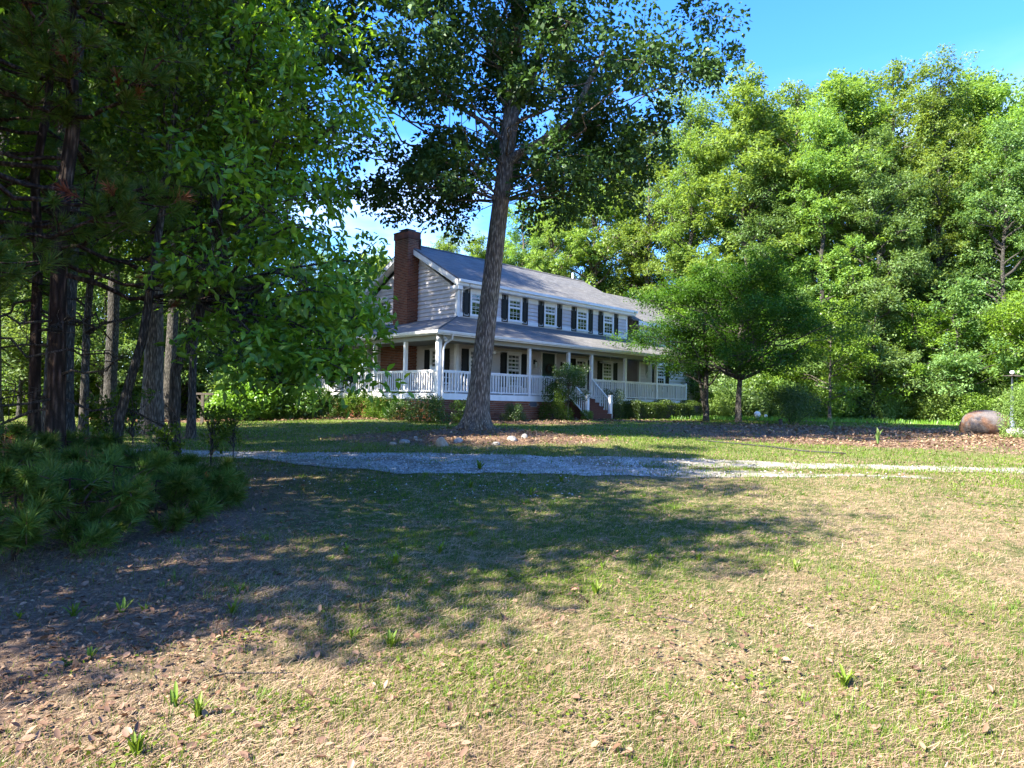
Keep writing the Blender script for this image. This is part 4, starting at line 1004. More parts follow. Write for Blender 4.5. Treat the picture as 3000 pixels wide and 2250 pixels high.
n = 50000; ang = r.uniform(.12, .95, n); dist = r.uniform(44, 60, n); hh = r.random(n)
P = np.stack([np.sin(ang) * dist, np.cos(ang) * dist, 1 + hh * (3.6 + .8 * np.sin(ang * 40))], 1); S = r.uniform(.22, .5, n)
v, f, ti = leaf_quads(P, rnd_unit(r, n), rnd_unit(r, n) + [0, 0, .6], S, S * .6, r.random(n))
link('woodland_undergrowth', fast_mesh('woodland_undergrowth', v, f, 4, M['leaf_wood2'], ti), kind='stuff', label='leafy undergrowth filling the woods between the trunks on the right', cat='undergrowth')
# woods at the photographer's back close off the low sky
for k in range(22):
    a = -1.5 + 3.0 * k / 21; d_ = rt.uniform(27, 33) + (6 if a < -.3 else 0)
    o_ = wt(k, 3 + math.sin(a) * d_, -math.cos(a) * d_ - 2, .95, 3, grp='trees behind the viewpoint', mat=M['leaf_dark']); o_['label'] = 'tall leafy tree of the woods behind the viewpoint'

# ---- dark maple in front of the right wing (two stems) and its neighbours
def c_maple(h): return 4.5 * max(.3, math.sin(min(1, h * .72 + .26) * math.pi)) ** .55
mp = make_tree(51, 6.8, .13, c_maple, 84, 1.0, 62000, .11, 'maple', M['leaf_maple'], M['bark_grey'], base=.36, flat=.55, horiz=.35, lumps=11, lim=.9, flare=1.3, limb_r=.7)
MYd = 30.5
place_tree('maple_tree', mp, ux(2165, MYd), MYd, 'dark green spreading maple, right one of two before the right wing', z=gzf(ux(2165, MYd), MYd), rz=.6)
mp2 = make_tree(52, 6.2, .13, lambda h: 2.6 * max(.3, math.sin(min(1, h * .72 + .26) * math.pi)) ** .55, 40, .95, 23000, .11, 'maple', M['leaf_maple'], M['bark_grey'], base=.34, flat=.5, horiz=.35, lumps=11, lim=.7, flare=1.3, lean=(.02, 0))
mt = place_tree('maple_tree', mp2, ux(2070, 32.2), 32.2, 'dark maple with a forked trunk at the end of the hedge', rz=2.0, s=1.0)
MB().tube([(0.02, 0, .2), (.22, 0, .9), (.38, 0, 1.6), (.55, .1, 2.6), (.9, .2, 3.6)], [.09, .085, .075, .06, .03], 8).build('stem', M['bark_grey'], mt, True)

# round bush, hedge, foundation shrubs
rb_ = make_shrub(61, 1.18, 1.45, 15000, .055, M['leaf_shrub'], 26, low=.25)
place_shrub('round_bush', rb_, ux(2325, 30), 30, 'rounded dark green bush standing alone on the lawn before the woods', s=.98)
def hedge_mesh(seed, L_, D_, H_, n):
    r = np.random.default_rng(seed); P = []; O = []
    for face, share in ((0, .42), (1, .34), (2, .12), (3, .12)):
        m = int(n * share); u = r.random(m); v = r.random(m); d = np.abs(r.normal(0, .05, m))
        if face == 0: p = np.stack([u * L_, np.full(m, 0.) + d, v * H_], 1); o = (0, -1, .2)
        elif face == 1: p = np.stack([u * L_, v * D_, H_ - d], 1); o = (0, 0, 1)
        elif face == 2: p = np.stack([d, u * D_, v * H_], 1); o = (-1, 0, 0)
        else: p = np.stack([L_ - d, u * D_, v * H_], 1); o = (1, 0, 0)
        wv = .07 * np.sin(p[:, 0] * 2.3 + seed) + .05 * np.sin(p[:, 0] * 5.1) + .04 * np.sin(p[:, 2] * 7 + p[:, 0] * 3)
        rnd_c = .16 * (np.clip(p[:, 2] / H_ - .7, 0, 1) ** 1.2) * 2.2
        if face == 0: p[:, 1] += wv + rnd_c
        if face == 1: p[:, 2] += wv - .10 * ((v - .5) * 2) ** 4
        P.append(p + r.normal(0, .018, (m, 3))); O.append(np.tile(o, (m, 1)))
    P = np.vstack(P); O = np.vstack(O).astype(float); m = len(P); S = .05 * r.uniform(.6, 1.4, m)
    v, f, ti = leaf_quads(P, O * .4 + rnd_unit(r, m), O + rnd_unit(r, m) * .7, S, S * .6, np.clip(r.normal(.5, .25, m), 0, 1))
    return fast_mesh('hedge_foliage', v, f, 4, M['leaf_hedge'], ti)
def hedge(x0, L_, D_, H_, seed, label, n):
    p = hw(x0, -1.55, 0); z = gzf(p[0] + 1, p[1] + 1)
    root = empty('hedge', (p[0], p[1], z), math.radians(45), label=label, cat='hedge')
    link('foliage', hedge_mesh(seed, L_, D_, H_, n), root, kind='stuff')
    MB().box(.1, L_ - .1, .1, D_ - .1, .05, H_ - .12).build('twig_core', M['bark_grey'], root)
hedge(10.7, 6.4, 1.0, .80, 2, 'long clipped hedge along the foot of the porch right of the steps', 26000)
hedge(17.6, 3.6, 1.0, .62, 3, 'short low hedge beyond the porch end behind the maple trunks', 9000)
for (x, y, s, sz, i, lab, m_) in ((9.75, -.75, .62, 1.0, 0, 'tall dark shrub tight against the right side of the porch steps', None), (3.1, -.9, .5, .52, 0, 'green shrub half hidden behind the right of the oak trunk', None),
    (.55, -1.0, .66, .62, 1, 'bright green arching shrub just left of the oak trunk', 'leaf_hedge'), (-.75, -.55, .95, .72, 0, 'round full shrub under the corner of the porch', None), (-.95, 1.0, .6, .58, 1, 'small shrub with lit leaves left of the round corner shrub', None),
    (-.9, 2.3, .8, .64, 0, 'dark open shrub below the left porch railing', 'leaf_dark'), (-.9, 3.7, .9, .80, 1, 'tallest of the dark shrubs below the left porch railing', 'leaf_dark'), (-1.0, 5.3, .7, .66, 0, 'leafy shrub near the left end of the porch skirt', None), (-.9, 7.2, .6, .7, 1, 'small upright shrub beside the left brick pier', None),
    (5.75, -.85, .72, 1.0, 0, 'dense dark shrub against the brickwork under the tree shaped shrub', 'leaf_dark'), (6.9, -1.55, .30, .32, 1, 'little bright green plant at the foot of the tree shaped shrub', 'leaf_lime')):
    p = hw(x, y, 0); place_shrub('garden_shrub', SH[i], p[0], p[1], lab, rz=x, s=s, sz=sz, mat=M[m_] if m_ else None)
ts = make_tree(63, 2.35, .07, lambda h: .82, 20, .42, 9000, .06, 'tree_shrub', M['leaf_shrub'], M['bark_pale'], base=.38, flat=.7, lumps=8, lim=.5, flare=1.1, top_frac=.85)
p = hw(6.2, -1.05, 0); place_tree('tree_shaped_shrub', ts, p[0], p[1], 'shrub trained as a small tree with bare trunk left of the porch steps', 'shrub', rz=.4)
# bright shrubs in the sun at the left of the house
SL = make_shrub(44, 1.3, 1.5, 6500, .13, M['leaf_lime'], 18, broad=False)
for (px, Y, s, sz, lab, m_) in ((700, 25.5, .85, .75, 'low sunlit shrub with pale blossoms, leftmost on the leaf bed', None), (770, 26.2, 1.0, .95, 'bright yellow green shrub in the middle of the sunlit bed', None), (850, 26.5, .95, 1.0, 'bright shrub closest to the left end of the porch', 'leaf_hedge'), (720, 28, .8, 1.35, 'taller fresh green shrub behind the sunlit bed', 'leaf_wood'), (905, 27.2, .7, .8, 'reddish green shrub at the brick pier', 'leaf_shrub')):
    place_shrub('sunlit_shrub', SL, ux(px, Y), Y, lab, rz=px, s=s, sz=sz, mat=M[m_] if m_ else None)
# bush cut by the right edge of the frame, in front of the boulder
place_shrub('garden_shrub', make_shrub(65, 1.3, 2.5, 15000, .075, M['leaf_wood'], 26, low=.1), ux(3035, 23), 23.0, 'bright leafy bush cut off by the right edge beside the boulder', rz=1, s=.78, sz=.8)

# ------------------------------------------------------------------ pines and the leafy tree on the left
def ground_at(px, py):
    """the ground point seen at this place in the photo"""
    Y = 6.0
    for _ in range(60):
        x = ux(px, Y); Y = .5 * Y + .5 * (EYE - gzf(x, Y)) * F / max(4.0, py - hz(px))
    return ux(px, Y), Y
def tuft_mesh(seed, nn, mats, candles=2, ln=.19, spread=(.25, 1.25), along=.16):
    r = np.random.default_rng(seed)
    a = r.uniform(0, 6.283, nn); th = r.uniform(*spread, nn); s0 = -r.random(nn) * along
    d = np.stack([np.cos(a) * np.sin(th), np.sin(a) * np.sin(th), np.cos(th)], 1); d[:, 2] -= .10 * r.random(nn)
    P = np.stack([np.zeros(nn), np.zeros(nn), s0], 1) ; Ln = ln * r.uniform(.75, 1.1, nn)[:, None]
    side = unit(np.cross(d, rnd_unit(r, nn))) * .0032
    bend = np.array([0, 0, -.05]) * Ln * r.random((nn, 1))
    V = np.stack([P - side, P + side, P + d * Ln * .6 + side * .8 + bend * .4, P + d * Ln + bend * 2.2, P + d * Ln * .6 - side * .8 + bend * .4], 1).reshape(-1, 3)
    V = V.reshape(nn, 5, 3)
    quads = np.stack([V[:, 0], V[:, 1], V[:, 2], V[:, 4]], 1); tips = np.stack([V[:, 4], V[:, 2], V[:, 3]], 1)
    mb = MB(); b = np.arange(nn) * 5
    verts = V.reshape(-1, 3); faces = [(i, i + 1, i + 2, i + 4) for i in b] + [(i + 4, i + 2, i + 3) for i in b]
    t = np.clip(r.normal(.45, .25, nn), 0, 1)
    mb.add(verts, faces, np.concatenate([t, t])); nf = len(faces)
    for c in range(candles):
        a_ = r.random() * 6.28; tip = np.array([math.cos(a_) * .03 * c, math.sin(a_) * .03 * c, .09 + .04 * r.random()])
        mb.tube([(0, 0, 0), tip * .6, tip], [.006, .007, .002], 5)
        for k in range(10):
            f_ = .3 + .7 * k / 10; p = tip * f_; q = p + np.array([math.cos(k * 2.4), math.sin(k * 2.4), .9]) * .022; sd = np.array([math.sin(k * 2.4), -math.cos(k * 2.4), 0]) * .003
            mb.add([p - sd, p + sd, q], [(0, 1, 2)], .6)
    mb.tube([(0, 0, -.28), (0, 0, 0)], [.006, .004], 4, .2)
    m = mb.mesh('needle_tuft', mats[0]); m.materials.append(mats[1]); m.materials.append(M['bark_pine'])
    mi = np.zeros(len(m.polygons), dtype=np.int32); mi[nf:] = 1; mi[-6:] = 2; m.polygons.foreach_set('material_index', mi); m.update()
    return m
TF = [tuft_mesh(100 + k, 120, (M['needle'], M['needle_new']), candles=[1, 3, 2, 2][k]) for k in range(4)]
TD = tuft_mesh(110, 70, (M['needle_dead'], M['needle_dead']), 0, .15, (.2, .9))
def mat_arrays(m):
    co = np.empty(len(m.vertices) * 3); m.vertices.foreach_get('co', co); return co.reshape(-1, 3)
def merge_tufts(items, name, parent):
    """items: (mesh, Matrix) - the tufts past the first hundreds, in one part"""
    if not items: return
    bm_v = []; fc = []; ti = []; off = 0
    for me, mx in items:
        co = mat_arrays(me); R = np.array(mx.to_3x3()); bm_v.append(co @ R.T + np.array(mx.translation))
        for p in me.polygons: fc.append([i + off for i in p.vertices])
        off += len(co); a = np.empty(len(me.polygons), dtype=np.float32); me.attributes['tint'].data.foreach_get('value', a); ti.append(a)
    mm = bpy.data.meshes.new(name); mm.from_pydata(np.vstack(bm_v).tolist(), [], fc)
    at = mm.attributes.new('tint', 'FLOAT', 'FACE'); at.data.foreach_set('value', np.concatenate(ti)); mm.materials.append(M['needle']); mm.update()
    link(name, mm, parent, kind='stuff')
def axis_matrix(p, d, spin, s):
    d = Vector(d).normalized(); q = d.to_track_quat('Z', 'Y')
    return Matrix.Translation(p) @ q.to_matrix().to_4x4() @ Matrix.Rotation(spin, 4, 'Z') @ Matrix.Scale(s, 4)
tuft_total = [0]
def make_pine(label, x, y, H, tr, zb, blen, n_br, seed, max_obj, lean=(0, 0), per=9, dead_low=5, s_t=1.0, name='pine_tree', dead_share=.05, taper=.6, zmax=None):
    r = np.random.default_rng(seed); root = empty(name, (x, y, gzf(x, y)), 0, label=label, cat='tree' if H > 3 else 'sapling')
    wood = MB(); n = 9; t = np.linspace(0, 1, n)
    path = np.stack([lean[0] * t * H + r.normal(0, .01 * H, n) * t, lean[1] * t * H + r.normal(0, .01 * H, n) * t, t * H - .08], 1)
    wood.tube(path, tr * (1 - taper * t) * np.where(t < .05, 1.3, 1), 12 if tr > .05 else 6, wob=.06, rng=r)
    T = []
    zm = H if zmax is None else zmax
    for b in range(n_br):
        z = zb + (zm - zb) * (b + r.random()) / n_br; fr = (z - zb) / max(.1, H - zb)
        a = r.random() * 6.283; Lb = blen * (1 - .65 * fr ** 1.5) * r.uniform(.6, 1.15)
        o = np.array([np.interp(z, path[:, 2], path[:, k]) for k in range(3)])
        e = o + np.array([math.cos(a) * Lb, math.sin(a) * Lb, Lb * r.uniform(-.12, .28)])
        C = curve(o, e, r, 8, -.10, .04); rb_ = max(.006, min(tr * .35, .010 + .012 * Lb))
        wood.tube(C, np.linspace(rb_, rb_ * .35, 8), 6, cap=False)
        for k in range(per):
            f = r.uniform(.35, 1.0) if k else 1.0
            p = np.array([np.interp(f, np.linspace(0, 1, 8), C[:, i]) for i in range(3)])
            da = a + r.normal(0, .8); L2 = Lb * r.uniform(.10, .34) * (1.25 - f * .5) if k else 0.05
            q = p + np.array([math.cos(da) * L2, math.sin(da) * L2, L2 * r.uniform(-.2, .6)])
            if k: wood.tube([p, (p + q) / 2 + [0, 0, -.03 * L2], q], [rb_ * .35, rb_ * .28, .004], 4, cap=False)
            d = np.array([math.cos(da) * .8, math.sin(da) * .8, r.uniform(.1, 1.0)])
            T.append((q, d))
    for b in range(dead_low):
        z = r.uniform(zb * .3, zb); a = r.random() * 6.283; Lb = r.uniform(.5, 1.4) * blen * .5; o = np.array([np.interp(z, path[:, 2], path[:, k]) for k in range(3)])
        C = curve(o, o + np.array([math.cos(a) * Lb, math.sin(a) * Lb, r.uniform(-.35, .25) * Lb]), r, 7, -.08, .1)
        bm = MB().tube(C, np.linspace(.022, .006, 7), 6)
        for k in range(4):
            f = r.uniform(.3, .95); p = np.array([np.interp(f, np.linspace(0, 1, 7), C[:, i]) for i in range(3)])
            bm.tube(curve(p, p + r.normal(0, .22, 3) * Lb, r, 4, 0, .1), [.008, .006, .004, .002], 4)
        bm.build('dead_branch', M['dead_wood'], root, True)
    wood.build('trunk' if H > 3 else 'stem', M['bark_pine'], root, True)
    T.sort(key=lambda q: np.linalg.norm(np.array([x + q[0][0], y + q[0][1], q[0][2] + gzf(x, y) - EYE])))
    rest = []
    for i, (p, d) in enumerate(T):
        mx = axis_matrix(p, d, r.random() * 6.28, s_t * r.uniform(.8, 1.2)); dead = r.random() < dead_share
        if i < max_obj:
            o = bpy.data.objects.new('needle_tuft', TD if dead else TF[r.integers(4)]); COL.objects.link(o); o.parent = root; o.matrix_local = mx
            if dead: o['label'] = 'reddish brown dead needle tuft'
        else: rest.append((TF[r.integers(4)], mx))
        tuft_total[0] += 1
    merge_tufts(rest, 'needle_foliage', root)
    return root
make_pine('tall dark pine with a straight brown trunk near the left edge of the frame', ux(168, 9.2), 9.2, 9.6, .118, 2.75, 2.5, 44, 201, 300, dead_low=9, per=14, zmax=9.3)
make_pine('slimmer pine just left of the main brown pine trunk', ux(112, 9.7), 9.7, 8.6, .080, 2.9, 2.1, 26, 202, 150, dead_low=5, per=12, lean=(-.02, 0))
make_pine('pine whose boughs hang in from beyond the left edge of the frame', ux(-170, 8.0), 8.0, 9.5, .12, 2.2, 2.6, 34, 203, 200, dead_low=4, per=12)
SPL = [(60, 1640, .95, 'young pine in the lower left corner of the pine thicket'), (215, 1600, .8, 'young pine beside the corner one, on the leaf litter'), (340, 1560, .85, 'young pine with a yellow green leader in the thicket'), (470, 1530, .6, 'low young pine at the middle front of the thicket'), (555, 1490, .55, 'young pine at the right tip of the thicket'),
       (605, 1462, .45, 'smallest young pine, outermost to the right by the bare soil'), (130, 1520, .9, 'young pine behind the corner one with drooping tufts'), (290, 1480, .75, 'bushy young pine in the middle of the thicket'), (430, 1450, .65, 'young pine below the leaning saplings'), (510, 1430, .5, 'young pine at the foot of the leafy leaning tree'),
       (20, 1470, 1.1, 'young pine partly cut by the left edge of the frame'), (200, 1420, .85, 'middling young pine in front of the brown pine trunk'), (340, 1400, .7, 'young pine in the rear row of the thicket'), (100, 1430, .85, 'young pine between the corner pines and the trunk')]
for k, (px, py, h, lab) in enumerate(SPL):
    x, y = ground_at(px, py); make_pine(lab, x, y, h * .85, .018, .06, .62 + .18 * h, 11, 300 + k, 400, per=6, dead_low=0, name='pine_sapling', dead_share=.03, s_t=.82)

# the leafy tree whose big leaves hang over the middle
BX, BY = ux(517, 10.5), 10.5
def bp(px, py, Y=10.5): return (ux(px, Y) - BX, Y - BY, uz(px, py, Y) - gzf(BX, BY))
bpath = [(0, 0, 0), bp(516, 1300), bp(515, 1211), bp(513, 1085), bp(553, 995), bp(578, 922), bp(586, 850), bp(600, 740), bp(625, 560), bp(640, 330), bp(650, 50), bp(655, -250), bp(660, -600)]
bex = [(1.6, -1.4, 4.8), (2.0, -1.2, 5.4), (1.7, -1.6, 6.0), (2.3, -.6, 6.4), (1.9, -.9, 3.9), (2.5, -1.0, 4.9), (1.4, -.8, 5.6), (2.4, .2, 5.8), (1.5, -1.0, 7.0), (2.55, -2.0, 1.5), (2.95, -2.0, 1.75), (3.1, -1.9, 1.4), (2.2, -2.0, 1.35), (1.7, -2.1, 1.6), (3.0, -1.6, 2.2), (2.4, -1.3, 2.2), (2.25, -0.2, 1.9), (1.85, -2.0, 1.95), (2.6, -0.9, 2.7), (2.03, -1.6, 3.1), (2.65, 0.2, 3.3), (1.35, -2.3, 2.7), (1.25, -0.6, 2.3), (0.85, 0.9, 2.4), (1.85, 1.2, 2.9), (2.4, 1.0, 2.5), (0.7, -2.4, 3.3), (1.51, -2.2, 3.9), (1.79, -1.2, 4.6), (1.1, -2.4, 5.2), (1.5, -1.0, 5.8), (0.31, -2.6, 4.5), (0.62, -1.8, 6.3), (0.05, -2.2, 3.0), (0.67, -1.4, 4.1), (2.06, 0, 4.2), (1.5, 0.6, 5.2), (0.19, -2.0, 5.9), (2.5, -1.9, 2.5), (2.32, -2.2, 3.2), (2.9, -0.3, 2.3), (0.39, -0.9, 3.4), (-0.52, -1.7, 5.3), (-0.26, -1.2, 6.8), (0.93, -0.4, 6.9), (1.14, 0.8, 3.7), (0.62, 1.6, 3.2)]
bex = [e for e in bex if (BX + e[0]) / (BY + e[1]) > -.455]
bt = make_tree(71, 9.6, .085, lambda h: .8 * (1 - .3 * h), 4, .62, 11000, .125, 'leafy', M['leaf_big'], M['bark_grey'], base=.36, flat=.7, trunk_path=bpath, flare=1.35, extra=bex, lumps=9, lim=.75, broad=True, leaf_aspect=.46, limb_r=.9, twigs=7)
bz = gzf(BX, BY)
root = empty('leafy_tree', (BX, BY, bz), label='leaning young tree with large bright leaves overhanging the left of the view', cat='tree')
link('trunk', bt[0], root)
P, T_, N_, S, Ti = bt[3]
Wp = P + [BX, BY, bz - EYE]; vis = (np.abs((Wp[:, 0]) / Wp[:, 1]) < .78) & (Wp[:, 2] / Wp[:, 1] < .62)
score = np.where(vis, S / np.linalg.norm(Wp, axis=1), 0) * (1 + .8 * (Ti > .5)); idx = np.argsort(-score)[:300]; rest = np.ones(len(P), bool); rest[idx] = False
v, f, ti = leaf_broad(P[rest], T_[rest], N_[rest], S[rest], S[rest] * .46, Ti[rest])
link('foliage', fast_mesh('foliage', v, f, 4, M['leaf_big'], ti), root, kind='stuff')
lv, lf, lt = leaf_broad(np.zeros((1, 3)), np.array([[0, 1., 0]]), np.array([[0, 0, 1.]]), np.array([1.]), np.array([.46]), np.array([.5]))
lm = [fast_mesh('leaf', lv, lf, 4, M['leaf_big'], np.full(2, t)) for t in (.15, .35, .55, .75, .95)]
Tn = unit(T_); Bn = unit(np.cross(N_, Tn)); Nn = np.cross(Tn, Bn)
for i in idx:
    o = bpy.data.objects.new('leaf', lm[min(4, int(Ti[i] * 5))]); COL.objects.link(o); o.parent = root
    X_ = -Bn[i]; mx = Matrix(((X_[0], Tn[i][0], Nn[i][0], 0), (X_[1], Tn[i][1], Nn[i][1], 0), (X_[2], Tn[i][2], Nn[i][2], 0), (0, 0, 0, 1)))
    o.matrix_local = Matrix.Translation(P[i]) @ mx @ Matrix.Scale(float(S[i]), 4)
bpy.data.meshes.remove(bt[1])
# leaning sapling left of it
lx, ly = ux(338, 9.6), 9.6
def lp(px, py, Y=9.6): return (ux(px, Y) - lx, Y - ly, uz(px, py, Y) - gzf(lx, ly))
ls = make_tree(72, 7.5, .068, lambda h: 1.3, 24, .7, 6000, .10, 'leafy', M['leaf_dark'], M['bark_grey'], base=.52, flat=.7, trunk_path=[(0, 0, 0), lp(355, 1220), lp(380, 1120), lp(412, 1000), lp(425, 900), lp(440, 760), lp(470, 520), lp(490, 250), lp(500, -200), lp(505, -450)], flare=1.3, lumps=8, lim=.7)
place_tree('leafy_tree', ls, lx, ly, 'slender trunk leaning right between the pines and the grey trunk')
# dark full tree at the top left behind them
fx_, fy_ = ux(880, 15.5), 15.5
for k, (px, Y, H_, s) in enumerate(((565, 16.5, 15, 1.0), (250, 15.5, 14, 1.0))):
    tt_ = make_tree(80 + k, H_, .09, lambda h: 2.9 * max(.3, math.sin(min(1, h * .8 + .2) * math.pi)) ** .5, 74, 1.05, 42000, .125, 'leafy', M['leaf_dark'], M['bark_grey'], base=.22 if k else .27, flat=.7, lumps=11, lim=.7, limb_r=.7)
    place_tree('leafy_tree', tt_, ux(px, Y), Y, ['dense dark tree filling the space behind the overhanging big leaves', 'dense dark tree behind the pines at the upper left'][k])

# ------------------------------------------------------------------ ground cover
def vnoise(x, y, s, seed):
    r = np.random.default_rng(seed); G = r.random((257, 257)); X = x * s + 77.3; Y = y * s + 31.7
    xi = np.floor(X).astype(int); yi = np.floor(Y).astype(int); fx = X - xi; fy = Y - yi; fx = fx * fx * (3 - 2 * fx); fy = fy * fy * (3 - 2 * fy)
    a = G[xi % 256, yi % 256]; b = G[(xi + 1) % 256, yi % 256]; c = G[xi % 256, (yi + 1) % 256]; d = G[(xi + 1) % 256, (yi + 1) % 256]
    return (a * (1 - fx) + b * fx) * (1 - fy) + (c * (1 - fx) + d * fx) * fy
def spread(n, d0, d1, seed, amax=.85, power=1.0):
    r = np.random.default_rng(seed); d = d0 * (d1 / d0) ** (r.random(n) ** power); a = r.uniform(-amax, amax, n)
    return np.sin(a) * d, np.cos(a) * d, d, r
def off_house(x, y):
    lx_ = (x - HX) * .7071 + (y - HY) * .7071; ly_ = -(x - HX) * .7071 + (y - HY) * .7071
    return ~((lx_ > -.2) & (ly_ > -.2) & (lx_ < 28) & (ly_ < 12))
def mulch(x, y):
    m = np.zeros_like(x)
    for cx, cy, rx, ry in ((-0.9, 17.6, 3.6, 2.0), (13.0, 23.0, 8.5, 5.8), (20, 19.6, 10.0, 5.2), (-2.9, 27.3, 6.5, 1.6), (-11.5, 26.0, 4.0, 1.2), (4.5, 29.8, 4.5, 1.0)):
        m = np.maximum(m, 1 - smooth(.7, 1.25, ((x - cx) / rx) ** 2 + ((y - cy) / ry) ** 2 + (vnoise(x, y, .9, 3) - .5) * .7))
    return m
def bare(x, y):
    return smooth(.25, .8, np.clip((-.1 - .2 * (y - 4) - x) / 2.5, 0, 1) + (vnoise(x, y, .55, 9) - .5) * 1.4) * (1 - smooth(9, 13, y))
def blades(name, n, d0, d1, seed, h, w, lean, matn, dens, flat=False, power=1.0, zoff=0.0, label=None, cat=None):
    x, y, d, r = spread(n, d0, d1, seed, power=power); keep = (r.random(n) < dens(x, y)) & off_house(x, y); x, y, d = x[keep], y[keep], d[keep]; m = len(x)
    z = gz(x, y) + zoff; a = r.uniform(0, 6.283, m); hh = h * r.uniform(.5, 1.4, m); ww = w * np.maximum(1, d / 6) * r.uniform(.7, 1.3, m)
    ln = np.abs(r.normal(0, lean, m)) if not flat else r.uniform(1.1, 1.5, m)
    dr = np.stack([np.cos(a) * np.sin(ln), np.sin(a) * np.sin(ln), np.cos(ln)], 1)
    sd = np.stack([-np.sin(a + .5), np.cos(a + .5), np.zeros(m)], 1) * ww[:, None]
    b = np.stack([x, y, z - .004 + (r.random(m) * .02 if flat else 0)], 1); tip = b + dr * hh[:, None]; mid = b + dr * hh[:, None] * .55 + [0, 0, .0] + np.stack([np.zeros(m), np.zeros(m), hh * .06], 1)
    V = np.stack([b - sd, b + sd, mid + sd * .7, tip, mid - sd * .7], 1)
    # one quad and one tip triangle folded into two triangles-strips: keep quads only
    V4 = np.stack([V[:, 0], V[:, 1], V[:, 2] * .5 + V[:, 3] * .5, V[:, 4] * .35 + V[:, 3] * .65], 1).reshape(-1, 3)
    o = link(name, fast_mesh(name, V4, np.arange(m * 4).reshape(-1, 4), 4, M[matn], np.clip(r.normal(.45, .2, m) + (vnoise(x, y, 1.3, seed + 200) * .6 + vnoise(x, y, 4.0, seed + 300) * .4 - .5) * 1.0, 0, 1)), kind='stuff')
    return tag(o, label, cat)
gpatch = lambda x, y: (1 - smooth(.5, 1.2, ((x + .8) / 4.2) ** 2 + ((y - 8.0) / 3.6) ** 2 + (vnoise(x, y, .9, 14) - .5) * 1.4)) * smooth(.25, .6, vnoise(x, y, 3.0, 15))
gmask = lambda x, y: np.clip(gpatch(x, y) + smooth(.42, .62, vnoise(x, y, 1.6, 21) * .55 + vnoise(x, y, .5, 22) * .45) * 1.0 + .30, 0, 1) * (1 - .82 * bare(x, y)) * (1 - .8 * mulch(x, y)) * np.where(in_drive(x, y, -.05), .035, 1)
lawn = lambda x, y: (1 - .85 * mulch(x, y)) * np.where(in_drive(x, y), .04, 1) * np.clip(vnoise(x, y, .8, 33) + .25, 0, 1)
strip = lambda x, y: np.where(in_drive(x, y) & (np.abs(y - 12.75 - .15 * np.sin(x)) < .32), smooth(.35, .6, vnoise(x, y, 1.1, 40)), 0) * .9 + np.where(in_drive(x, y, .15), .25 * smooth(.5, .7, vnoise(x, y, 1.3, 43)) + .5 * smooth(3, 10, x), 0) + np.where(in_drive(x, y, .3) & ~in_drive(x, y, -.3), .75 * smooth(.3, .7, vnoise(x, y, 2.5, 44)), 0)
blades('green_grass', 300000, 2.2, 15, 1, .040, .0021, .5, 'grass_green', gmask, label='thin green grass growing through the dry foreground lawn', cat='grass')
blades('lawn_grass', 170000, 13, 38, 2, .055, .0030, .5, 'grass_green', lawn, label='green lawn grass between the drive and the house', cat='grass')
blades('drive_grass', 90000, 10, 30, 3, .06, .003, .5, 'grass_green', strip, label='grass tufts along the middle of the gravel drive', cat='grass')
dmask = lambda x, y: (1 - .88 * bare(x, y)) * (1 - .55 * gpatch(x, y)) * np.where(in_drive(x, y), .05, 1) * (1 - .5 * smooth(13, 16, y)) * .9
blades('dry_grass', 380000, 2.2, 24, 4, .06, .0015, .9, 'grass_dry', dmask, flat=True, label='straw coloured dry grass matted over the foreground', cat='dry grass')
blades('standing_straw', 80000, 2.2, 16, 5, .045, .0014, 1.1, 'grass_dry', dmask, label='short standing dry stalks in the foreground lawn', cat='dry grass')
# tall bright grass under the woods
edge = lambda x, y: smooth(33.5, 35, y) * (x > 6) * 1.0
blades('woodland_edge_grass', 60000, 33, 48, 6, .22, .003, .35, 'leaf_lime', edge, label='tall sunlit grass strip at the foot of the woods', cat='grass')
# grass in clumps
r = np.random.default_rng(19); nc = 1600; cx_, cy_, cd, _ = spread(nc, 2.4, 13, 18); kc = r.random(nc) < np.clip((gmask(cx_, cy_) - .25) * 1.6, 0, 1); cx_, cy_, cd = cx_[kc], cy_[kc], cd[kc]; nb = 26
m = len(cx_) * nb; sz = np.repeat(r.uniform(.5, 1.5, len(cx_)), nb); a = r.uniform(0, 6.283, m); q = np.abs(r.normal(0, .05, m)) * sz
x = np.repeat(cx_, nb) + np.cos(a) * q; y = np.repeat(cy_, nb) + np.sin(a) * q; ln = np.clip(q * 16 + .25, .1, 1.35) + r.normal(0, .15, m); h = .060 * sz * r.uniform(.5, 1.2, m); w = .0024 * np.maximum(1, np.repeat(cd, nb) / 6)
dr = np.stack([np.cos(a) * np.sin(ln), np.sin(a) * np.sin(ln), np.cos(ln)], 1); sd_ = np.stack([-np.sin(a), np.cos(a), np.zeros(m)], 1) * w[:, None]; b = np.stack([x, y, gz(x, y) - .004], 1)
V4 = np.stack([b - sd_, b + sd_, b + dr * (h * .75)[:, None] + sd_ * .6, b + dr * h[:, None]], 1).reshape(-1, 3)
link('grass_clumps', fast_mesh('grass_clumps', V4, np.arange(m * 4).reshape(-1, 4), 4, M['grass_green'], np.clip(np.repeat(r.normal(.45, .25, len(cx_)), nb) + r.normal(0, .12, m), 0, 1)), kind='stuff', label='small clumps of longer green grass dotted over the foreground', cat='grass')
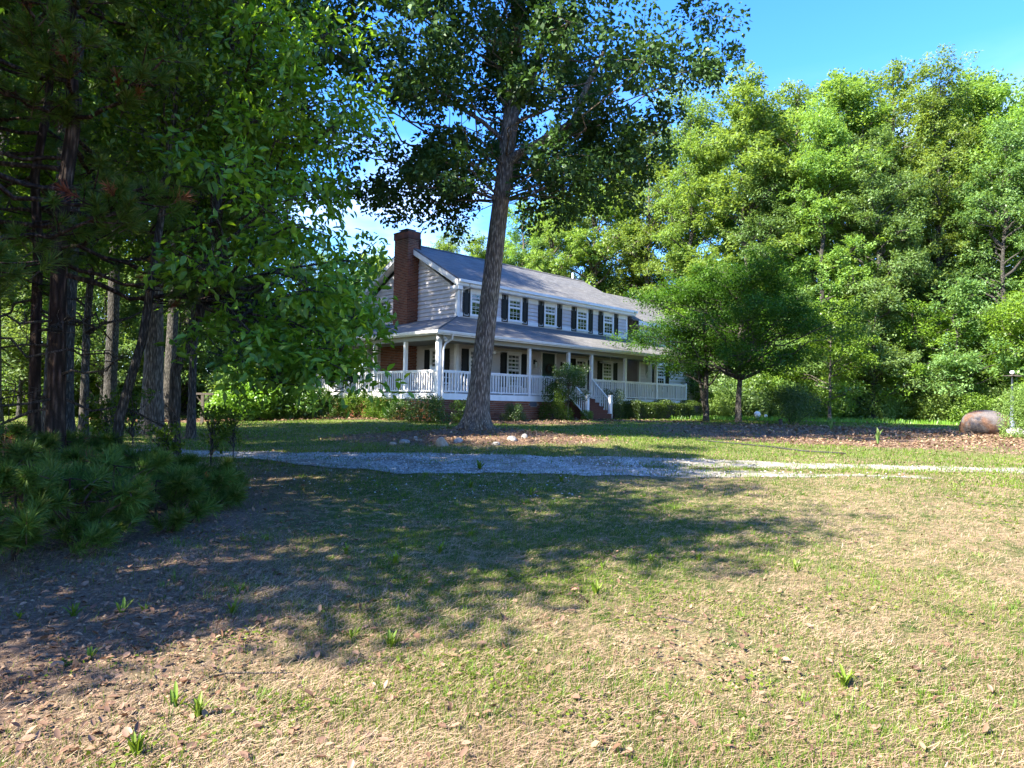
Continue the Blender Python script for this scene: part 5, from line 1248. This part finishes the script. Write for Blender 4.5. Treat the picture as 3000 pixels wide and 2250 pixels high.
# clover and low weeds
x, y, d, r = spread(60000, 2.2, 17, 12); cl = smooth(.60, .72, vnoise(x, y, 2.2, 50) * .6 + vnoise(x, y, .6, 51) * .4); keep = r.random(len(x)) < cl * np.where(in_drive(x, y), 0, 1); x, y, d = x[keep], y[keep], d[keep]; m = len(x)
P = np.stack([x, y, gz(x, y) + r.random(m) * .03], 1); S = .020 * r.uniform(.6, 1.5, m) * np.maximum(1, d / 7)
v, f, ti = leaf_quads(P, rnd_unit(r, m) * [1, 1, .3], rnd_unit(r, m) * .5 + [0, 0, 1.], S, S * .8, np.clip(r.normal(.5, .25, m), 0, 1))
link('clover', fast_mesh('clover', v, f, 4, M['grass_green'], ti), kind='stuff', label='low clover and weed leaves in patches on the lawn', cat='clover')
# fallen leaves
def fallen(name, n, d0, d1, seed, size, dens, label):
    x, y, d, r = spread(n, d0, d1, seed); keep = (r.random(n) < dens(x, y)) & off_house(x, y); x, y, d = x[keep], y[keep], d[keep]; m = len(x)
    S = size * r.uniform(.45, 1.35, m) * np.maximum(1, d / 14); T_ = rnd_unit(r, m) * [1, 1, .25]; N_ = rnd_unit(r, m) * .45 + [0, 0, 1.]
    P = np.stack([x, y, gz(x, y) + .006 + r.random(m) * .025], 1)
    v, f, ti = leaf_broad(P, T_, N_, S, S * r.uniform(.4, .75, m), np.clip(r.beta(1.6, 2.2, m), 0, 1), fold=.28, droop=-.18)
    link(name, fast_mesh(name, v, f, 4, M['dead_leaf'], ti), kind='stuff', label=label, cat='leaves')
fallen('fallen_leaves', 30000, 2.2, 14, 60, .044, lambda x, y: np.clip(.10 + .5 * smooth(3, 5.5, y) * bare(x, y) * (.35 + vnoise(x, y, .9, 70)) + .6 * np.exp(-((x + 3.6 - (9 - y) * .15) / 1.3) ** 2), 0, 1) * np.where(in_drive(x, y), .35, 1), 'brown fallen leaves scattered over the foreground soil and grass')
fallen('mulch_leaves', 80000, 13, 36, 61, .052, lambda x, y: mulch(x, y) * .9 + .05, 'brown leaf litter covering the planting beds')
# soil crumbs and gravel stones
def stones(name, n, d0, d1, seed, size, dens, matn, label, cat):
    x, y, d, r = spread(n, d0, d1, seed); keep = r.random(n) < dens(x, y); x, y, d = x[keep], y[keep], d[keep]; m = len(x)
    s = size * r.uniform(.5, 1.6, m); z = gz(x, y) + .014; a = r.uniform(0, 6.283, m)
    base = np.array([[1, 0, -.35], [-.1, 1, -.3], [-1, -.1, -.35], [.05, -.9, -.3], [.1, .1, .75]])
    V = np.empty((m, 5, 3)); rr = r.uniform(.7, 1.3, (m, 5))
    V[:, :, 0] = (base[None, :, 0] * np.cos(a)[:, None] - base[None, :, 1] * np.sin(a)[:, None]) * s[:, None] * rr + x[:, None]
    V[:, :, 1] = (base[None, :, 0] * np.sin(a)[:, None] + base[None, :, 1] * np.cos(a)[:, None]) * s[:, None] * rr + y[:, None]
    V[:, :, 2] = base[None, :, 2] * s[:, None] * rr * .8 + z[:, None] + s[:, None] * .2
    b = (np.arange(m) * 5)[:, None]; Fi = np.concatenate([b + [[0, 1, 4]], b + [[1, 2, 4]], b + [[2, 3, 4]], b + [[3, 0, 4]]], 0)
    link(name, fast_mesh(name, V.reshape(-1, 3), Fi, 3, M[matn], np.tile(r.random(m), 4)), kind='stuff', label=label, cat=cat)
stones('gravel_stones', 60000, 10.5, 34, 80, .017, lambda x, y: in_drive(x, y) * np.clip(.25 + vnoise(x, y, .8, 5), 0, 1) * (1 - .85 * smooth(1.5, 4, x)), 'pebble', 'loose grey stones on the gravel drive', 'gravel')
stones('gravel_spill', 9000, 8.5, 14, 81, .013, lambda x, y: (1 - smooth(1.0, 2.6, 11.3 - y)) * (y < 11.6) * (x < 1) * .3, 'pebble', 'grey stones spilled below the gravel drive', 'gravel')
stones('soil_crumbs', 22000, 2.2, 9, 82, .008, lambda x, y: np.clip(bare(x, y) + .1, 0, 1) * .8, 'dead_leaf', 'crumbs of soil and bark on the bare ground', 'soil')

# weed rosettes one can point to
def blade_mesh(L_, w, seed):
    r = np.random.default_rng(seed); n = 5; t = np.linspace(0, 1, n); c = r.uniform(.25, .6)
    v = []; f = []
    for i in range(n):
        ww = w * (.45 + 1.1 * math.sin(min(1, t[i] * .9 + .1) * math.pi) ** .8) * (1 if t[i] < .99 else .05)
        yy = L_ * t[i] * math.cos(.3); zz = L_ * (t[i] - c * t[i] ** 2.0)
        v += [(-ww, yy * .7, zz + ww * .4), (0, yy * .7, zz), (ww, yy * .7, zz + ww * .4)]
    for i in range(n - 1):
        for j in range(2): a = i * 3 + j; f.append((a, a + 1, a + 4, a + 3))
    return MB().add(v, f, r.random()).mesh('blade', M['grass_green'])
BM = [blade_mesh(1, .030 + .008 * k, 400 + k) for k in range(5)]
def tuft_thing(name, x, y, n, L_, label, cat, group=None, up=0.0, mat=None):
    r = np.random.default_rng(int(abs(x * 1000 + y * 77)) % 99991); root = empty(name, (x, y, gzf(x, y)), r.random() * 6.28, label=label, cat=cat, group=group)
    for k in range(n):
        o = link('blade', BM[r.integers(5)], root, (r.normal(0, .01), r.normal(0, .01), 0), (up * r.uniform(.5, 1) + r.normal(0, .15), 0, k * 6.283 / n + r.normal(0, .3)), L_ * r.uniform(.65, 1.2))
        if mat: o.material_slots[0].link = 'OBJECT'; o.material_slots[0].material = mat
    return root
WD = [(430, 2205, .13, 16, 'bright rosette of strap leaves nearest the bottom left corner'), (612, 2095, .13, 11, 'rosette of strap leaves second from the bottom left, in sun'), (292, 1925, .12, 8, 'thin bright weed at the shade edge on the left'), (545, 2060, .11, 7, 'straggly weed beside the sunlit rosettes'), (1165, 1890, .15, 16, 'broad tuft of tall green blades at the shadow edge'), (1050, 1865, .13, 12, 'tuft of green blades left of the broadest one'),
      (1755, 1740, .12, 14, 'lone green rosette in the sun right of the shade tip'), (2480, 2005, .14, 15, 'dark spreading rosette in the sunlit grass at lower right'), (445, 1785, .10, 9, 'small weed on the bare soil, third from the left'), (85, 1810, .11, 9, 'small weed on the bare soil, leftmost'), (240, 1800, .11, 10, 'small weed on the bare soil, second from the left'), (720, 1735, .11, 9, 'low rosette in shade left of the bright shaft'), (700, 1795, .12, 11, 'green tuft in shade between the bare soil and the grass'), (380, 1790, .10, 8, 'wispy weed in the shade in front of the thicket'),
      (1915, 1640, .12, 11, 'small bright tuft in the sunlit grass, upper of two'), (1775, 1665, .12, 10, 'small bright tuft in the sunlit grass, lower of two'), (2340, 1672, .12, 11, 'green tuft in sun right of the centre'), (2050, 1640, .10, 10, 'pale green tuft left of the right hand tuft'), (1030, 1620, .13, 10, 'shaded tuft on the green patch at mid left'), (1300, 1620, .13, 12, 'shaded tuft beside the lit streak'), (1170, 1650, .12, 10, 'shaded tuft between the two at the middle'), (1390, 1570, .13, 11, 'shaded tuft above the lit streak'),
      (1335, 1422, .16, 14, 'dark tuft of grass left of centre below the drive'), (1385, 1428, .16, 14, 'dark tuft of grass at centre below the drive'), (1410, 1375, .18, 14, 'upright grass tuft on the near edge of the gravel'), (1650, 1410, .16, 12, 'grass tuft below the drive right of centre'), (1560, 1450, .15, 12, 'grass tuft in the shaded green patch below the drive'), (1290, 1425, .14, 10, 'small tuft left of the dark pair below the drive')]
for px, py, L_, n, lab in WD:
    x, y = ground_at(px, py); tuft_thing('weed_tuft', x, y, int(n * random.uniform(.8, 1.4)), L_ * random.uniform(.6, 1.0), lab, 'weed', up=random.uniform(.1, .5))
for px, py, lab in ((2436, 1262, 'upright grey green iris clump, left of two in the leaf litter bed'), (2573, 1300, 'upright grey green iris clump, right of two in the leaf litter bed')):
    x, y = ground_at(px, py); tuft_thing('iris_clump', x, y, 9, .42, lab, 'plant', up=.75, mat=M['leaf_wood2'])
# seedlings by the leaning trunks
sd = make_tree(90, 1.0, .012, lambda h: .28, 14, .16, 420, .07, 'seedling', M['leaf_dark'], M['bark_grey'], base=.35, flat=.8, lumps=5, broad=True, flare=1.0, lim=.4, twigs=2)
for px, py, s, lab in ((395, 1330, 1.2, 'leafy seedling just left of the leaning trunk'), (625, 1385, 1.0, 'thin seedling right of the leafy leaning trunk'), (690, 1350, .9, 'thin seedling on the near edge of the drive, left of centre'), (480, 1420, .8, 'seedling under the leafy leaning trunk'), (320, 1350, 1.1, 'seedling at the foot of the slender leaning trunk')):
    x, y = ground_at(px, py); place_shrub('seedling', sd, x, y, lab, 'seedling', s=s, rz=px)

# ------------------------------------------------------------------ stones, boulder, small yard things
def rock(name, x, y, w, h, dpt, seed, label, mat='rock', sink=.38, rz=0, sub=3, rough=.24):
    r = np.random.default_rng(seed); import bmesh
    bm = bmesh.new(); bmesh.ops.create_icosphere(bm, subdivisions=sub, radius=1); K = r.normal(size=(7, 3)) * 1.7; ph = r.random(7) * 6.28; cut = rnd_unit(r, 5); co = r.uniform(.62, .9, 5) if w < 1.5 else r.uniform(1.3, 1.5, 5)
    for v_ in bm.verts:
        p = np.array(v_.co); q = 1 + rough * sum(math.sin(float(K[i] @ p) + ph[i]) for i in range(7)) / 3
        p = p * q
        for c_, o_ in zip(cut, co):
            e = float(c_ @ p) - o_
            if e > 0: p = p - c_ * e * .8
        v_.co = (p[0] * w / 2, p[1] * dpt / 2, p[2] * h * .62 + h * (.5 - sink))
    m = bpy.data.meshes.new(name); bm.to_mesh(m); bm.free(); m.polygons.foreach_set('use_smooth', [True] * len(m.polygons)); m.materials.append(M[mat])
    return link(name, m, None, (x, y, gzf(x, y)), (0, 0, rz), label=label, cat='boulder' if w > 1 else 'stone')
for k, (px, py, w, h, lab, mt_) in enumerate(((1299, 1306, .32, .27, 'largest rounded stone left of the oak foot, half tan half grey', 'rock_warm'), (1189, 1297, .30, .12, 'flat pale stone lying farther left of the oak', 'rock'), (1221, 1286, .12, .11, 'small white stone above the flat pale one', 'rock'), (1154, 1302, .20, .08, 'low tan stone, leftmost of the stones by the oak', 'rock_warm'),
    (1346, 1296, .26, .20, 'grey stone touching the left root of the oak', 'rock'), (1504, 1290, .34, .16, 'flat grey stone to the right of the oak', 'rock'), (1540, 1284, .17, .17, 'upright grey stone, rightmost by the oak', 'rock'), (1325, 1268, .08, .08, 'tiny tan stone behind the left root of the oak', 'rock_warm'), (1229, 1290, .24, .06, 'flat tan stone next to the small white one', 'rock_warm'), (1458, 1302, .2, .07, 'flat half buried stone in front right of the oak', 'rock'))):
    x, y = ground_at(px, py); rock('stone', x, y, w, h, w * .8, 500 + k, lab, mt_, rz=k, rough=.10 if k == 0 else .2)
bx_, by_ = ux(2895, 26), 26.0
rock('boulder', bx_, by_, 2.15, .92, 1.3, 21, 'large rust stained boulder beside the bush at the right edge', 'boulder', sink=.22, rz=.15, sub=4, rough=.13)
rock('stone', bx_ + .55, by_ - .85, 1.0, .30, .5, 531, 'low pale slab of rock in front of the rust stained boulder', 'rock', sink=.2, rz=.1)
# edging strip of the bed
ep = [(ux(2043, 18.6), 18.6), (5.6, 17.7), (6.3, 16.9), (ux(2354, 16.2), 16.2), (7.6, 15.9)]
epth = [(x, y, gzf(x, y) + .03) for x, y in ep]
MB().tube(epth, .018, 6).build('edging', plain('edging_plastic', (.012, .012, .012), .6), None, True, label='black edging strip along the front of the leaf litter bed', cat='edging')
# pole with a tapered sleeve at the right
fp = empty('feeder_pole', (ux(2966, 25.2), 25.2, gzf(ux(2966, 25.2), 25.2)), label='blue grey tapered pole with a flat top among the right hand bushes', cat='pole')
MB().tube([(0, 0, .1), (0, 0, .95), (0, 0, 2.05)], [.075, .06, .025], 14).build('sleeve', M['metal_grey'], fp, True)
MB().tube([(0, 0, 2.0), (0, 0, 2.2)], .015, 6).build('pole_tip', M['wood_post'], fp)
MB().box(-.32, .32, -.04, .04, 2.105, 2.125).box(-.04, .04, -.3, .3, 2.126, 2.14).build('top_tray', M['wood_post'], fp)
MB().add(*revolve([(.0, 2.16), (.06, 2.19), (.075, 2.24), (.05, 2.29), (0, 2.31)])).build('finial', M['flood'], fp, True)
# T shaped post at the left
tx, ty = ux(595, 23.5), 23.5
tp_ = empty('wooden_post', (tx, ty, gzf(tx, ty)), .2, label='weathered T shaped wooden post at the back of the left lawn', cat='post')
MB().box(-.045, .045, -.045, .045, -.1, .98).build('upright', M['wood_post'], tp_)
MB().box(-.34, .34, -.05, .05, .982, 1.05).build('crossbar', M['wood_post'], tp_)
for s in (-1, 1): MB().prism([(s * .05, -.02, .72), (s * .05, -.02, .79), (s * .25, -.02, .98), (s * .19, -.02, .98)], (0, .04, 0)).build('brace', M['wood_post'], tp_)
# white garden globes
for px, py, rr, lab in ((2220, 1229, .17, 'larger white garden globe on the sunlit grass far right of the house'), (2245, 1224, .09, 'smaller white garden globe beside the larger one')):
    Y = 36; x = ux(px, Y); gl = empty('garden_globe', (x, Y, gzf(x, Y)), label=lab, cat='globe')
    MB().add(*revolve([(0, .12)] + [(rr * math.sin(a), .12 + rr - rr * math.cos(a)) for a in np.linspace(.15, 3.0, 9)] + [(0, .12 + 2 * rr)], 16)).build('globe', M['flood'], gl, True)
    MB().tube([(0, 0, 0), (0, 0, .14)], [.09, .05], 10).build('pedestal', M['metal_grey'], gl)
sx, sy = ux(2288, 28.5), 28.5
MB().tube([(0, 0, -.05), (.01, 0, .12), (0, 0, .26)], [.09, .08, .075], 9, wob=.1, rng=r_).build('tree_stump', M['bark_grey'], None, True, loc=(sx, sy, gzf(sx, sy)), label='small dark stump left of the round bush', cat='stump')
lgx, lgy = ground_at(10, 1400)  # log built in place of an unidentified low dark object
lg = MB().tube([(-1.2, 0, .12), (-.4, .05, .14), (.3, 0, .13), (.95, -.05, .12)], [.17, .18, .16, .15], 12, wob=.08, rng=r_).build('log_stand_in', M['bark_pine'], None, True, loc=(lgx, lgy, gzf(lgx, lgy)), label='log shape standing in for an unidentified low dark object at the left edge', cat='log')
# a few sticks
for k, (px, py, L_, a, lab) in enumerate(((640, 1985, .42, .1, 'long thin straw coloured stick at the edge of the shade'), (1030, 1770, .2, 2.5, 'short dark twig on the shaded grass'), (2040, 1830, .22, 2.8, 'short pale stick in the sunlit grass'), (880, 1540, .3, .6, 'thin dark stick near the pine thicket tip'))):
    x, y = ground_at(px, py); st = MB().tube(curve((0, 0, 0), (L_ * math.cos(a), L_ * math.sin(a), .015), r_, 6, .02, .04), [.006, .006, .005, .005, .004, .002], 5).build('stick', M['dead_wood'], None, True, loc=(x, y, gzf(x, y) + .02), label=lab, cat='stick')
print('tufts', tuft_total[0], 'objects', len(bpy.data.objects), 'tris', sum(len(m.loop_triangles) or sum(len(p.vertices) - 2 for p in m.polygons) for m in bpy.data.meshes if len(m.polygons) < 20000) + sum(len(m.loops) - 2 * len(m.polygons) for m in bpy.data.meshes if len(m.polygons) >= 20000))
